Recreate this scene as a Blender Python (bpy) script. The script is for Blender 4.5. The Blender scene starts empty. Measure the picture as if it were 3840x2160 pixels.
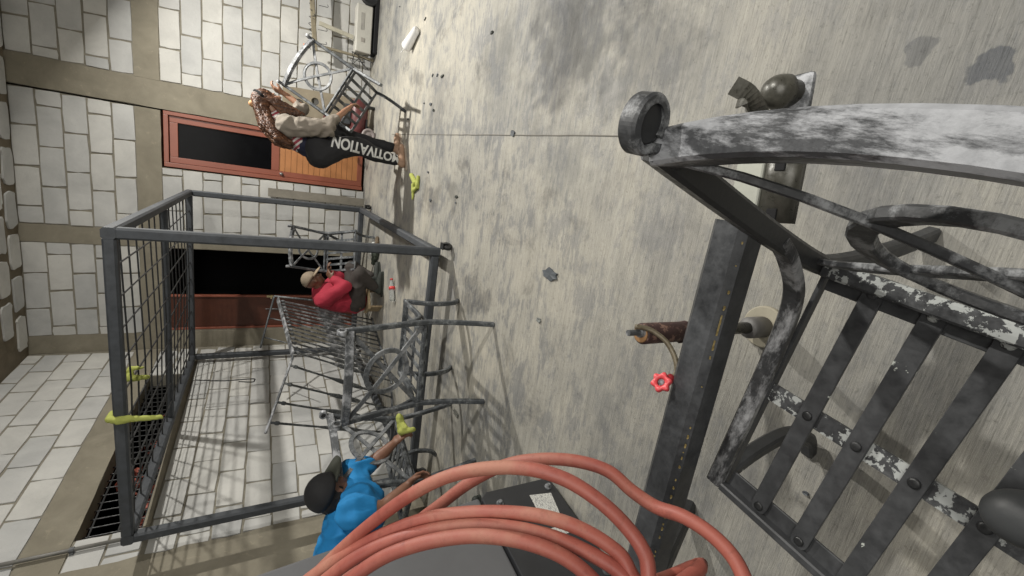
import bpy, bmesh, math, random
from mathutils import Vector, Matrix, noise as mnoise
random.seed(7)
R = math.radians
sc = bpy.context.scene
COL = sc.collection

# ------------------------------------------------------------------ camera
H = 1.25; PITCH = R(30.2); ROLL = R(.93); FPX = 1612.0
Fv = Vector((0, math.cos(PITCH), -math.sin(PITCH))); Uv = Vector((0, math.sin(PITCH), math.cos(PITCH))); Rv = Vector((1, 0, 0))
cr, sr = math.cos(ROLL), math.sin(ROLL)
CX = -Uv * cr + Rv * sr          # image right
CY = Uv * sr + Rv * cr           # image up
cam_d = bpy.data.cameras.new('camera'); cam = bpy.data.objects.new('camera', cam_d); COL.objects.link(cam)
cam_d.sensor_width = 36; cam_d.lens = FPX / 3840 * 36; cam_d.clip_start = .02; cam_d.clip_end = 200
m = Matrix((CX, CY, -Fv)).transposed().to_4x4(); m.translation = (0, 0, H); cam.matrix_world = m
sc.camera = cam
sc.render.resolution_x = 1024; sc.render.resolution_y = 576

# ------------------------------------------------------------------ world (night), the yard's lamps and an added fill
w = bpy.data.worlds.new('World'); sc.world = w; w.use_nodes = True
wn = w.node_tree; bg = wn.nodes['Background']
sky = wn.nodes.new('ShaderNodeTexSky'); sky.sky_type = 'NISHITA'; sky.sun_disc = False
sky.sun_elevation = R(-6); sky.sun_rotation = R(200)
wn.links.new(sky.outputs[0], bg.inputs[0]); bg.inputs[1].default_value = .05
def lamp(name, loc, power, size, color=(1, .965, .90), target=None, kind='AREA'):
    l = bpy.data.lights.new(name, kind); l.energy = power; l.color = color
    if kind == 'AREA': l.shape = 'DISK'; l.size = size
    else: l.shadow_soft_size = size
    o = bpy.data.objects.new(name, l); COL.objects.link(o); o.location = loc
    if target is not None:
        d = Vector(target) - Vector(loc); o.rotation_euler = d.to_track_quat('-Z', 'Y').to_euler()
    return o
lamp('wall_lamp', (3.2, 4.4, 2.95), 205, .10, target=(1.1, 3.6, 0))
lamp('yard_lamp', (2.0, .9, 2.75), 74, .10, target=(.2, 1.6, 0))
lamp('fill_light', (.4, -1.4, 3.3), 95, 2.8, target=(-.2, 3.6, .2))  # added wide soft fill from behind the camera, no fitting of the yard
vs = sc.view_settings; vs.view_transform = 'Standard'; vs.look = 'None'; vs.exposure = -.12; vs.gamma = 1; vs.use_curve_mapping = False

# ------------------------------------------------------------------ measuring
S = 3840 / 2576
def ray(dx, dy):
    px = (dx * S - 1920) / FPX; py = (dy * S - 1080) / FPX
    return (Fv + CX * px - CY * py)
O = Vector((0, 0, H))
def at(dx, dy, t): return O + ray(dx, dy) * t
def atz(dx, dy, z):
    r = ray(dx, dy); return O + r * ((z - H) / r.z)
def aty(dx, dy, y):
    r = ray(dx, dy); return O + r * (y / r.y)

# ------------------------------------------------------------------ object helpers
def link(o, parent=None):
    COL.objects.link(o)
    if parent: o.parent = parent
    return o
def tag(o, label=None, cat=None, group=None, kind=None):
    if label: o['label'] = label
    if cat: o['category'] = cat
    if group: o['group'] = group
    if kind: o['kind'] = kind
    return o
def thing(name, label, cat, loc=(0, 0, 0), rz=0, group=None):
    o = bpy.data.objects.new(name, None); link(o); o.empty_display_size = .1
    o.location = loc; o.rotation_euler = (0, 0, rz); tag(o, label, cat, group); return o
def obj(name, bm, mat, parent=None, smooth=False, world=False):
    me = bpy.data.meshes.new(name); bmesh.ops.recalc_face_normals(bm, faces=bm.faces[:])
    if parent and world: bm.transform(parent_matrix(parent).inverted())   # vertices were given in world coordinates
    bm.to_mesh(me); bm.free()
    for p in me.polygons: p.use_smooth = smooth
    if mat: me.materials.append(mat)
    o = bpy.data.objects.new(name, me); link(o, parent)
    return o
def parent_matrix(p):
    mm = Matrix.LocRotScale(p.location, p.rotation_euler, p.scale)
    return parent_matrix(p.parent) @ mm if p.parent else mm
def copy_tree(o, parent=None):
    c = o.copy(); COL.objects.link(c); c.parent = parent
    for ch in list(o.children): copy_tree(ch, c)
    return c
def NB(): return bmesh.new()
def box(bm, c, s, rot=None, bev=0):
    mt = Matrix.Translation(Vector(c))
    if rot is not None: mt = mt @ rot.to_4x4()
    mt = mt @ Matrix.Diagonal((s[0], s[1], s[2], 1))
    r = bmesh.ops.create_cube(bm, size=1, matrix=mt)
    if bev:
        es = list({e for v in r['verts'] for e in v.link_edges})
        bmesh.ops.bevel(bm, geom=es, offset=bev, segments=2, affect='EDGES', profile=.6)
def frames(path, up):
    P = [Vector(p) for p in path]; out = []
    n = len(P); up = Vector(up)
    for i in range(n):
        t = (P[min(i + 1, n - 1)] - P[max(i - 1, 0)])
        if t.length < 1e-9: t = Vector((0, 0, 1))
        t.normalize()
        a = up - t * up.dot(t)
        if a.length < 1e-3: a = t.orthogonal()
        a.normalize(); out.append((P[i], t, a, t.cross(a)))
    return out
def sweep(bm, path, prof, up=(0, 0, 1), caps=True, scale=None, closed=False):
    """prof: list of (along a, along b)"""
    fr = frames(path, up); rings = []
    if closed:
        P = [Vector(p) for p in path]; n = len(P); fr = []
        for i in range(n):
            t = (P[(i + 1) % n] - P[i - 1]).normalized(); a = Vector(up); a = (a - t * a.dot(t)).normalized(); fr.append((P[i], t, a, t.cross(a)))
    for i, (p, t, a, b) in enumerate(fr):
        k = scale[i] if scale else 1
        rings.append([bm.verts.new(p + a * (x * k) + b * (y * k)) for x, y in prof])
    n = len(prof)
    for i in range(len(rings) - (0 if closed else 1)):
        A, B = rings[i], rings[(i + 1) % len(rings)]
        for j in range(n): bm.faces.new((A[j], A[(j + 1) % n], B[(j + 1) % n], B[j]))
    if caps and not closed:
        bm.faces.new(rings[0]); bm.faces.new(rings[-1])
def rect(a, b, ch=None):
    ch = min(a, b) * .18 if ch is None else ch; x, y = a / 2, b / 2
    return [(x, -y + ch), (x, y - ch), (x - ch, y), (-x + ch, y), (-x, y - ch), (-x, -y + ch), (-x + ch, -y), (x - ch, -y)]
def circ(r, n=10): return [(r * math.cos(2 * math.pi * i / n), r * math.sin(2 * math.pi * i / n)) for i in range(n)]
def tube(bm, path, r, n=10, scale=None, closed=False): sweep(bm, path, circ(r, n), (0.13, .21, .97), scale=scale, closed=closed)
def bar(bm, a, b, w_, h_, up=(0, 0, 1)): sweep(bm, [a, b], rect(w_, h_), up)
def spline(pts, n=8):
    P = [Vector(p) for p in pts]; out = []
    for i in range(len(P) - 1):
        p0 = P[i - 1] if i else P[0] * 2 - P[1]; p1, p2 = P[i], P[i + 1]; p3 = P[i + 2] if i + 2 < len(P) else P[-1] * 2 - P[-2]
        for k in range(n):
            t = k / n
            out.append(.5 * ((2 * p1) + (p2 - p0) * t + (2 * p0 - 5 * p1 + 4 * p2 - p3) * t * t + (3 * p1 - p0 - 3 * p2 + p3) * t ** 3))
    out.append(P[-1]); return out
def lathe(bm, prof, c=(0, 0, 0), n=24, rot=None):
    """prof: (radius, z)"""
    M = Matrix.Translation(Vector(c)) @ (rot.to_4x4() if rot is not None else Matrix.Identity(4)); rings = []
    for r_, z_ in prof:
        if r_ < 1e-5: rings.append([bm.verts.new(M @ Vector((0, 0, z_)))])
        else: rings.append([bm.verts.new(M @ Vector((r_ * math.cos(2 * math.pi * i / n), r_ * math.sin(2 * math.pi * i / n), z_))) for i in range(n)])
    for A, B in zip(rings, rings[1:]):
        for j in range(n):
            k = (j + 1) % n
            if len(A) == 1 and len(B) == 1: continue
            if len(A) == 1: bm.faces.new((A[0], B[k], B[j]))
            elif len(B) == 1: bm.faces.new((A[j], A[k], B[0]))
            else: bm.faces.new((A[j], A[k], B[k], B[j]))
def ell(bm, c, r, rot=None, u=16, v=10):
    mt = Matrix.Translation(Vector(c))
    if rot is not None: mt = mt @ rot.to_4x4()
    bmesh.ops.create_uvsphere(bm, u_segments=u, v_segments=v, radius=1, matrix=mt @ Matrix.Diagonal((r[0], r[1], r[2], 1)))
def rotz(a): return Matrix.Rotation(a, 3, 'Z')
def to_dir(d, up='Z'): return Vector(d).to_track_quat('Z', 'Y').to_matrix()
def limb(bm, a, b, ra, rb, n=6):
    """tapered capsule as closed overlapping shapes"""
    a, b = Vector(a), Vector(b)
    ell(bm, a, (ra,) * 3, u=12, v=8); ell(bm, b, (rb,) * 3, u=12, v=8)
    tube(bm, [a, a.lerp(b, .5), b], 1, 12, scale=[ra, (ra + rb) / 2, rb])
def chain(bm, pts):
    for (a, ra), (b, rb) in zip(pts, pts[1:]): limb(bm, a, b, ra, rb)
def remesh(name, bm, mat, parent, vox=.012, smooth=4, fold=0, fscale=9, dirv=None):
    o = obj(name, bm, mat, parent)
    md = o.modifiers.new('r', 'REMESH'); md.mode = 'VOXEL'; md.voxel_size = vox; md.use_smooth_shade = True
    ms = o.modifiers.new('s', 'SMOOTH'); ms.iterations = smooth; ms.factor = .5
    bpy.context.view_layer.update()
    dg = bpy.context.evaluated_depsgraph_get()
    me = bpy.data.meshes.new_from_object(o.evaluated_get(dg)); old = o.data; o.modifiers.clear(); o.data = me; bpy.data.meshes.remove(old)
    if fold:
        me.calc_loop_triangles()
        nr = [v.normal.copy() for v in me.vertices]
        for v, nn in zip(me.vertices, nr):
            p = v.co * fscale
            if dirv: q = Vector((p.x * dirv[0], p.y * dirv[1], p.z * dirv[2]))
            else: q = p
            k = mnoise.noise(q) ; k = 1 - abs(k) * 2.6
            v.co += nn * fold * k
    for p in me.polygons: p.use_smooth = True
    if not me.materials: me.materials.append(mat)
    return o

# ------------------------------------------------------------------ materials
def nmat(name):
    mt = bpy.data.materials.new(name); mt.use_nodes = True; nt = mt.node_tree; b = nt.nodes['Principled BSDF']; return mt, nt, b
def nd(nt, t, **k):
    n = nt.nodes.new(t)
    for a, v in k.items():
        if a.startswith('i_'): n.inputs[a[2:].replace('_', ' ')].default_value = v
        else: setattr(n, a, v)
    return n
def ramp(nt, src, stops, interp='LINEAR'):
    r = nt.nodes.new('ShaderNodeValToRGB'); r.color_ramp.interpolation = interp; e = r.color_ramp.elements
    while len(e) < len(stops): e.new(.5)
    for x, (p, c) in zip(e, stops): x.position = p; x.color = (c if len(c) == 4 else (*c, 1)) if isinstance(c, tuple) else (c, c, c, 1)
    nt.links.new(src, r.inputs[0]); return r
def mixc(nt, f, a, b, mode='MIX'):
    n = nt.nodes.new('ShaderNodeMix'); n.data_type = 'RGBA'; n.blend_type = mode
    for s, v in ((0, f), (6, a), (7, b)):
        if hasattr(v, 'is_linked') or hasattr(v, 'links'): nt.links.new(v, n.inputs[s])
        elif isinstance(v, tuple): n.inputs[s].default_value = (*v, 1) if len(v) == 3 else v
        else: n.inputs[s].default_value = v
    return n.outputs[2]
def bump(nt, b, src, strength=.3, dist=.01):
    n = nd(nt, 'ShaderNodeBump'); n.inputs['Strength'].default_value = strength; n.inputs['Distance'].default_value = dist
    nt.links.new(src, n.inputs['Height']); nt.links.new(n.outputs[0], b.inputs['Normal']); return n
def coords(nt, scale=(1, 1, 1), rot=(0, 0, 0), kind='Object'):
    c = nd(nt, 'ShaderNodeTexCoord'); mp = nd(nt, 'ShaderNodeMapping'); mp.inputs['Scale'].default_value = scale; mp.inputs['Rotation'].default_value = rot
    if any(rot):      # turn first, stretch afterwards
        m0 = nd(nt, 'ShaderNodeMapping'); m0.inputs['Rotation'].default_value = rot; mp.inputs['Rotation'].default_value = (0, 0, 0)
        nt.links.new(c.outputs[kind], m0.inputs[0]); nt.links.new(m0.outputs[0], mp.inputs[0])
    else: nt.links.new(c.outputs[kind], mp.inputs[0])
    return mp.outputs[0]
def noi(nt, vec, scale, detail=4, rough=.6, dist=0):
    n = nd(nt, 'ShaderNodeTexNoise'); n.inputs['Scale'].default_value = scale; n.inputs['Detail'].default_value = detail
    n.inputs['Roughness'].default_value = rough; n.inputs['Distortion'].default_value = dist; nt.links.new(vec, n.inputs['Vector']); return n.outputs['Fac']
def simple(name, col, rough=.6, metal=0, var=.25, scale=12, bmp=.1, bdist=.004, spec=.5):
    mt, nt, b = nmat(name); v = coords(nt); f = noi(nt, v, scale, 5, .65)
    c = ramp(nt, f, [(.25, tuple(x * (1 - var) for x in col)), (.75, tuple(min(1, x * (1 + var)) for x in col))])
    nt.links.new(c.outputs[0], b.inputs['Base Color']); b.inputs['Roughness'].default_value = rough; b.inputs['Metallic'].default_value = metal
    b.inputs['Specular IOR Level'].default_value = spec
    if bmp: bump(nt, b, noi(nt, v, scale * 6, 3), bmp, bdist)
    return mt
def mat_floor():
    mt, nt, b = nmat('concrete_floor')
    v = coords(nt, rot=(0, 0, R(12)))                      # x now runs along the trowel strokes
    va = coords(nt, scale=(1.6, 26, 1), rot=(0, 0, R(15)))
    vb = coords(nt, scale=(5, 110, 1), rot=(0, 0, R(16)))
    vc = coords(nt)
    vd = coords(nt, scale=(1.0, 3.2, 1), rot=(0, 0, R(10)))
    vd = coords(nt, scale=(1.0, 1.45, 1), rot=(0, 0, R(14)))
    ve = coords(nt, scale=(1.5, 6, 1), rot=(0, 0, R(12)))
    f1 = noi(nt, va, 1.6, 9, .7, .4); f2 = noi(nt, vb, 2.2, 6, .75, .3); f3 = noi(nt, vc, .75, 7, .62, .6); f4 = noi(nt, vd, 3.4, 12, .76, .35); f5 = noi(nt, vc, 70, 5, .75); f6 = noi(nt, ve, 6.5, 10, .74, .2); f7 = noi(nt, vc, 2.1, 8, .68, .5)
    sep = nd(nt, 'ShaderNodeSeparateXYZ'); nt.links.new(vc, sep.inputs[0])
    grey = ramp(nt, f1, [(.3, (.225, .224, .218)), (.7, (.31, .305, .285))]).outputs[0]
    cream = ramp(nt, f1, [(.3, (.35, .335, .29)), (.7, (.49, .465, .40))]).outputs[0]
    mk = nd(nt, 'ShaderNodeMath', operation='ADD'); nt.links.new(f4, mk.inputs[0]); h6 = nd(nt, 'ShaderNodeMath', operation='MULTIPLY'); h6.inputs[1].default_value = .55; nt.links.new(f6, h6.inputs[0]); nt.links.new(h6.outputs[0], mk.inputs[1])
    msk = ramp(nt, mk.outputs[0], [(.70, 0.0), (.745, .6), (.80, 1.0)]).outputs[0]
    nm_ = nd(nt, 'ShaderNodeMapRange'); nm_.inputs['From Min'].default_value = .4; nm_.inputs['From Max'].default_value = 2.4; nm_.inputs['To Min'].default_value = .30; nm_.inputs['To Max'].default_value = 1.0; nt.links.new(sep.outputs['Y'], nm_.inputs['Value'])
    flat_ = mixc(nt, .45, grey, cream)
    c = mixc(nt, nm_.outputs[0], flat_, mixc(nt, msk, grey, cream))
    big = ramp(nt, f3, [(.34, (.60, .62, .66)), (.5, (.92, .925, .93)), (.64, (1.10, 1.085, 1.05))]).outputs[0]
    c = mixc(nt, 1.0, c, big, 'MULTIPLY')
    smu = ramp(nt, f7, [(.36, (.60, .60, .61)), (.44, (.94, .94, .94)), (.6, (1.03, 1.03, 1.03))]).outputs[0]
    far = nd(nt, 'ShaderNodeMapRange'); far.inputs['From Min'].default_value = .5; far.inputs['From Max'].default_value = 2.0; far.inputs['To Min'].default_value = .35; far.inputs['To Max'].default_value = 1.0
    nt.links.new(sep.outputs['Y'], far.inputs['Value'])
    c = mixc(nt, far.outputs[0], c, smu, 'MULTIPLY')
    fine = ramp(nt, f2, [(.30, (.50, .50, .49)), (.42, (.85, .85, .84)), (.5, (.97, .97, .97)), (.7, (1.16, 1.15, 1.12))]).outputs[0]
    fw_ = nd(nt, 'ShaderNodeMapRange'); fw_.inputs['From Min'].default_value = .6; fw_.inputs['From Max'].default_value = 3.0; fw_.inputs['To Min'].default_value = 1.0; fw_.inputs['To Max'].default_value = .35
    nt.links.new(sep.outputs['Y'], fw_.inputs['Value']); c = mixc(nt, fw_.outputs[0], c, fine, 'MULTIPLY')
    sp = ramp(nt, f5, [(.30, (.58, .58, .58)), (.44, (1.0, 1.0, 1.0)), (.60, (1.0, 1.0, 1.0)), (.72, (1.25, 1.25, 1.22))]).outputs[0]
    c = mixc(nt, .9, c, sp, 'MULTIPLY')
    # oily patches with a place of their own on the slab
    for (px, py, rad, col, st) in STAINS:
        tc = nd(nt, 'ShaderNodeTexCoord'); sub = nd(nt, 'ShaderNodeVectorMath', operation='DISTANCE'); sub.inputs[1].default_value = (px, py, 0)
        wv = nd(nt, 'ShaderNodeVectorMath', operation='ADD'); nz = nd(nt, 'ShaderNodeTexNoise'); nz.inputs['Scale'].default_value = 4.5 / max(rad, .2); nz.inputs['Detail'].default_value = 6
        nt.links.new(tc.outputs['Object'], nz.inputs['Vector'])
        sc_ = nd(nt, 'ShaderNodeVectorMath', operation='MULTIPLY_ADD'); sc_.inputs[1].default_value = (rad * 1.9, rad * 1.9, 0); sc_.inputs[2].default_value = (-rad * .95, -rad * .95, 0)
        nt.links.new(nz.outputs['Color'], sc_.inputs[0]); nt.links.new(tc.outputs['Object'], wv.inputs[0]); nt.links.new(sc_.outputs[0], wv.inputs[1])
        nt.links.new(wv.outputs[0], sub.inputs[0])
        mr = nd(nt, 'ShaderNodeMapRange'); mr.interpolation_type = 'SMOOTHSTEP'; mr.inputs['From Min'].default_value = rad * 1.05; mr.inputs['From Max'].default_value = rad * (.3 if rad > .1 else .85)
        mr.inputs['To Min'].default_value = 0; mr.inputs['To Max'].default_value = st; nt.links.new(sub.outputs['Value'], mr.inputs['Value'])
        c = mixc(nt, mr.outputs[0], c, col, 'MULTIPLY')
    nt.links.new(c, b.inputs['Base Color'])
    nt.links.new(ramp(nt, f4, [(.3, .42), (.7, .78)]).outputs[0], b.inputs['Roughness'])
    mx = nd(nt, 'ShaderNodeMath', operation='ADD'); nt.links.new(f2, mx.inputs[0]); nt.links.new(f4, mx.inputs[1])
    bump(nt, b, mx.outputs[0], .5, .006)
    return mt
STAINS = []
for dx, dy, rad, col, st in ((1450, 60, .50, (.36, .37, .39), .85), (1640, 130, .30, (.50, .51, .53), .7), (1250, 150, .35, (.55, .56, .57), .6),
                             (2495, 165, .036, (.42, .45, .52), .9), (2310, 135, .030, (.5, .52, .57), .7), (1100, 250, .35, (.6, .6, .62), .6),
                             (1130, 1080, .28, (.55, .55, .56), .6), (2150, 520, .16, (.62, .63, .66), .6), (1700, 620, .22, (.75, .76, .8), .5),
                             (1420, 420, .25, (.6, .62, .65), .55), (1500, 1000, .16, (.7, .72, .76), .6)):
    p = atz(dx, dy, 0); STAINS.append((p.x, p.y, rad, col, st))
M = {}
M['floor'] = mat_floor()
def mat_block():
    mt, nt, b = nmat('pale_block'); v = coords(nt); f = noi(nt, v, 3.2, 6, .6, .4); f2 = noi(nt, v, 60, 4, .7)
    geo = nd(nt, 'ShaderNodeNewGeometry')
    base = ramp(nt, f, [(.3, (.47, .472, .46)), (.5, (.545, .545, .53)), (.7, (.61, .61, .59))]).outputs[0]
    isl = ramp(nt, geo.outputs['Random Per Island'], [(0, (.86, .87, .88)), (.5, (.97, .97, .965)), (1, (1.06, 1.05, 1.02))]).outputs[0]
    c = mixc(nt, 1.0, base, isl, 'MULTIPLY')
    sp = ramp(nt, f2, [(.25, (.8, .8, .79)), (.42, (1, 1, 1))]).outputs[0]; c = mixc(nt, .6, c, sp, 'MULTIPLY')
    nt.links.new(c, b.inputs['Base Color']); b.inputs['Roughness'].default_value = .88; b.inputs['Specular IOR Level'].default_value = .2
    bump(nt, b, noi(nt, v, 35, 6, .7), .4, .006); return mt
M['block'] = mat_block()
def mat_conc(name, lo, hi, sc_=4):
    mt, nt, b = nmat(name); v = coords(nt); f = noi(nt, v, sc_, 7, .62, .5); f2 = noi(nt, v, sc_ * 3.2, 5, .7, .6)
    base = ramp(nt, f, [(.3, lo), (.7, hi)]).outputs[0]
    sp = ramp(nt, f2, [(.60, (1, 1, 1)), (.70, (1.35, 1.33, 1.3))]).outputs[0]; c = mixc(nt, .7, base, sp, 'MULTIPLY')
    nt.links.new(c, b.inputs['Base Color']); b.inputs['Roughness'].default_value = .85; b.inputs['Specular IOR Level'].default_value = .25
    bump(nt, b, noi(nt, v, 28, 7, .7), .4, .006); return mt
M['tan'] = mat_conc('cast_concrete', (.215, .195, .150), (.295, .27, .21))
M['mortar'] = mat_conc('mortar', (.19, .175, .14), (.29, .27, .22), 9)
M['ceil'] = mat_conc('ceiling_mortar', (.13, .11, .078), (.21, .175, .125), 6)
M['black'] = simple('night_dark', (.006, .006, .007), .9, bmp=0)  # plain black for small parts; in the rooms it stands in for darkness
def mat_metal(name, base=(.05, .054, .058), light=(.42, .43, .44), amt=.5, scale=7, stretch=(1, 1, 1), rough=.45, soft=.12, white=None, wamt=.0):
    mt, nt, b = nmat(name); v = coords(nt, scale=stretch); f = noi(nt, v, scale, 10, .74, .15); f2 = noi(nt, coords(nt), scale * 7, 5, .7)
    mk = ramp(nt, f, [(amt, 0.0), (min(.99, amt + soft), 1.0)]).outputs[0]
    gr = ramp(nt, f2, [(.3, tuple(x * .8 for x in light)), (.7, light)]).outputs[0]
    bs = ramp(nt, f2, [(.3, tuple(x * .75 for x in base)), (.7, tuple(x * 1.3 for x in base))]).outputs[0]
    c = mixc(nt, mk, bs, gr)
    if white:
        f3 = noi(nt, coords(nt), scale * 3.4, 8, .66, .2); mw = ramp(nt, f3, [(wamt, 0.0), (wamt + .012, 1.0)]).outputs[0]; c = mixc(nt, mw, c, white)
    nt.links.new(c, b.inputs['Base Color']); b.inputs['Metallic'].default_value = .15
    nt.links.new(ramp(nt, f2, [(.3, rough - .1), (.7, rough + .2)]).outputs[0], b.inputs['Roughness'])
    bump(nt, b, f2, .15, .002); return mt
M['sanded'] = mat_metal('sanded_iron', (.062, .068, .074), (.27, .285, .29), .49, 11, rough=.5, soft=.14)
M['sanded_pale'] = mat_metal('chalky_iron', (.085, .09, .095), (.42, .43, .45), .47, 12, rough=.5, soft=.12)
M['primer'] = mat_metal('grey_primer', (.058, .064, .072), (.105, .112, .122), .5, 3, rough=.6, soft=.3)
M['strap'] = mat_metal('strap_paint', (.048, .05, .053), (.075, .078, .082), .45, 5, rough=.42, soft=.3, white=(.50, .53, .49), wamt=.66)
M['rail_peel'] = mat_metal('peeled_paint', (.05, .052, .055), (.15, .155, .16), .5, 14, rough=.42, soft=.2, white=(.42, .44, .43), wamt=.53)
M['rail_white'] = mat_metal('sanded_bright', (.046, .048, .052), (.37, .38, .40), .475, 12, rough=.40, soft=.09, stretch=(.45, 1.5, 1.5))
M['side_worn'] = mat_metal('side_worn', (.040, .041, .043), (.36, .365, .375), .47, 10, rough=.38, soft=.12, stretch=(1.5, .6, 1.5))
M['rear_stile'] = mat_metal('stile_dark', (.028, .029, .03), (.10, .10, .105), .60, 12, rough=.38, soft=.15)
M['scroll_grey'] = mat_metal('scroll_grey', (.045, .047, .05), (.30, .31, .32), .50, 20, rough=.42, soft=.12)
M['dark_iron'] = mat_metal('dark_iron', (.022, .023, .024), (.06, .062, .064), .55, 8, rough=.42, soft=.2)
M['darkwood'] = simple('dark_varnished_wood', (.085, .028, .016), .38, var=.22, scale=8, bmp=.05)
M['redwood'] = simple('red_brown_frame', (.27, .085, .052), .35, var=.12, scale=5, bmp=.03)
M['orange'] = simple('orange_slats', (.46, .20, .075), .42, var=.15, scale=6, bmp=.05)
M['glass'] = simple('dark_glass', (.004, .0042, .005), .2, var=.3, bmp=0, spec=.06)

# ------------------------------------------------------------------ ground
bm = NB()
for i in range(1): box(bm, (0, 0, -.06), (60, 60, .12))
tag(obj('ground', bm, M['floor']), kind='structure')

bm = NB(); ja, jb = atz(985, 338, .0035), atz(1760, 343, .0035); jd = (jb - ja).normalized(); js = jd.cross(Vector((0, 0, 1))) * .0022; pl = []
for i in range(41):
    p = ja.lerp(jb, i / 40) + js * random.uniform(-.6, .6); pl.append((bm.verts.new(p - js), bm.verts.new(p + js)))
for (a0, a1), (c0_, c1_) in zip(pl, pl[1:]): bm.faces.new((a0, a1, c1_, c0_))
tag(obj('ground_joint', bm, simple('joint_dirt', (.16, .15, .13), .9)), kind='structure')

# ------------------------------------------------------------------ walls
class WallF:
    def __init__(s, o, d, n): s.o = Vector(o); s.d = Vector(d); s.n = Vector(n)   # n points into the yard
    def P(s, q, z, k=0): return s.o + s.d * q + Vector((0, 0, z)) + s.n * k
    def box(s, bm, q0, q1, z0, z1, k0, k1):
        vs_ = [bm.verts.new(s.P(q, z, k)) for k in (k0, k1) for z in (z0, z1) for q in (q0, q1)]
        for f in ((0, 1, 3, 2), (4, 6, 7, 5), (0, 4, 5, 1), (2, 3, 7, 6), (0, 2, 6, 4), (1, 5, 7, 3)): bm.faces.new([vs_[i] for i in f])
    def rough(s, bm, q0, q1, z0, z1, k0, k1, seg=.12, amp=.004):
        """a cast band with a slightly wandering outline"""
        long_q = (q1 - q0) > (z1 - z0); L = (q1 - q0) if long_q else (z1 - z0); n = max(2, int(L / seg)); rings = []
        for i in range(n + 1):
            t = i / n; j1 = random.uniform(-amp, amp); j2 = random.uniform(-amp, amp)
            if long_q: q = q0 + L * t; pts = [(q, z0 + j1, k0), (q, z1 + j2, k0), (q, z1 + j2, k1), (q, z0 + j1, k1)]
            else: z = z0 + L * t; pts = [(q0 + j1, z, k0), (q1 + j2, z, k0), (q1 + j2, z, k1), (q0 + j1, z, k1)]
            rings.append([bm.verts.new(s.P(*p)) for p in pts])
        for A, B in zip(rings, rings[1:]):
            for j in range(4): bm.faces.new((A[j], A[(j + 1) % 4], B[(j + 1) % 4], B[j]))
        bm.faces.new(rings[0]); bm.faces.new(rings[-1])
    def blocks(s, bm, q0, q1, z0, z1, rowz, h=.198, L=.412, off=0.0, gap=.012, k=.007):
        r0 = math.floor((z0 - rowz) / h) - 1; r1 = math.ceil((z1 - rowz) / h) + 1
        for r_ in range(r0, r1):
            a = max(rowz + r_ * h, z0); b = min(rowz + (r_ + 1) * h, z1)
            if b - a < .03: continue
            ph = off + (L / 2 if r_ % 2 else 0) + random.uniform(-.02, .02)
            q = q0 - ((q0 - ph) % L)
            while q < q1:
                c = max(q, q0); d = min(q + L, q1)
                if d - c > .035:
                    g = gap / 2; J = lambda: random.uniform(-.0035, .0035)
                    kk = k + random.uniform(-.003, .003)
                    def ring(k_, ins):
                        pts = []
                        for (x0, zz0, x1, zz1) in ((c + g, a + g, d - g, a + g), (d - g, a + g, d - g, b - g), (d - g, b - g, c + g, b - g), (c + g, b - g, c + g, a + g)):
                            for t in (0.03, .5):
                                pts.append((x0 + (x1 - x0) * t, zz0 + (zz1 - zz0) * t))
                        return pts
                    pp = [(x + J(), z_ + J()) for x, z_ in ring(0, 0)]; cx, cz = (c + d) / 2, (a + b) / 2
                    A = [bm.verts.new(s.P(x, z_, -.002)) for x, z_ in pp]
                    B = [bm.verts.new(s.P(x, z_, kk - .002)) for x, z_ in pp]
                    Cc = [bm.verts.new(s.P(x + (cx - x) * .02, z_ + (cz - z_) * .03, kk)) for x, z_ in pp]
                    n = len(pp)
                    for X, Y in ((A, B), (B, Cc)):
                        for j in range(n): bm.faces.new((X[j], X[(j + 1) % n], Y[(j + 1) % n], Y[j]))
                    bm.faces.new(Cc)
                q += L + random.uniform(-.006, .006)
B_ = R(12); cornr = Vector((-.834, 6.905, 0))
BW = WallF(cornr, (math.cos(B_), -math.sin(B_), 0), (-math.sin(B_), -math.cos(B_), 0))
G_ = R(18.2)
LW = WallF(cornr, (-math.sin(G_), -math.cos(G_), 0), (math.cos(G_), -math.sin(G_), 0))

ZB0, ZB1, ZC = 2.284, 2.508, 3.50
back = thing('back_wall', 'tall back wall of pale blocks with tan concrete columns and beam, holding two doors', 'wall', BW.P(0, 0))
bm = NB()
for a in ((.12, .235, 0, ZB0), (1.28, 2.235, 0, ZB0), (2.905, 7, 0, ZB0), (.12, 2.868, ZB0, ZC), (2.885, 7, ZB0, ZC)): BW.box(bm, a[0], a[1], a[2], a[3], -.15, -.001)
obj('mortar', bm, M['mortar'], back, world=True)
bm = NB()
BW.blocks(bm, 1.47, 2.235, 0, ZB0, ZB0, off=.30); BW.blocks(bm, 3.19, 7, 0, ZB0, ZB0, off=.05)
BW.blocks(bm, .21, 1.285, ZB1, ZC, ZB1, off=.12); BW.blocks(bm, 1.48, 2.872, ZB1, ZC, ZB1, off=.02); BW.blocks(bm, 3.19, 7, ZB1, ZC, ZB1, off=.22)
obj('block_facing', bm, M['block'], back, world=True)
bm = NB()
BW.rough(bm, 2.888, 3.185, 0, ZC, -.15, .014); obj('column', bm, M['tan'], back, world=True)
bm = NB(); BW.rough(bm, 1.285, 1.475, 0, ZC, -.15, .010); obj('column', bm, M['tan'], back, world=True)
bm = NB(); BW.rough(bm, 0, .215, 0, ZC, -.15, .010); obj('column', bm, M['tan'], back, world=True)
bm = NB(); BW.rough(bm, .216, 1.284, ZB0, ZB1, -.15, .007); BW.rough(bm, 1.476, 2.87, ZB0, ZB1, -.15, .007); BW.rough(bm, 3.187, 7, ZB0, ZB1, -.15, .006)
obj('beam', bm, M['tan'], back, world=True)

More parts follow.
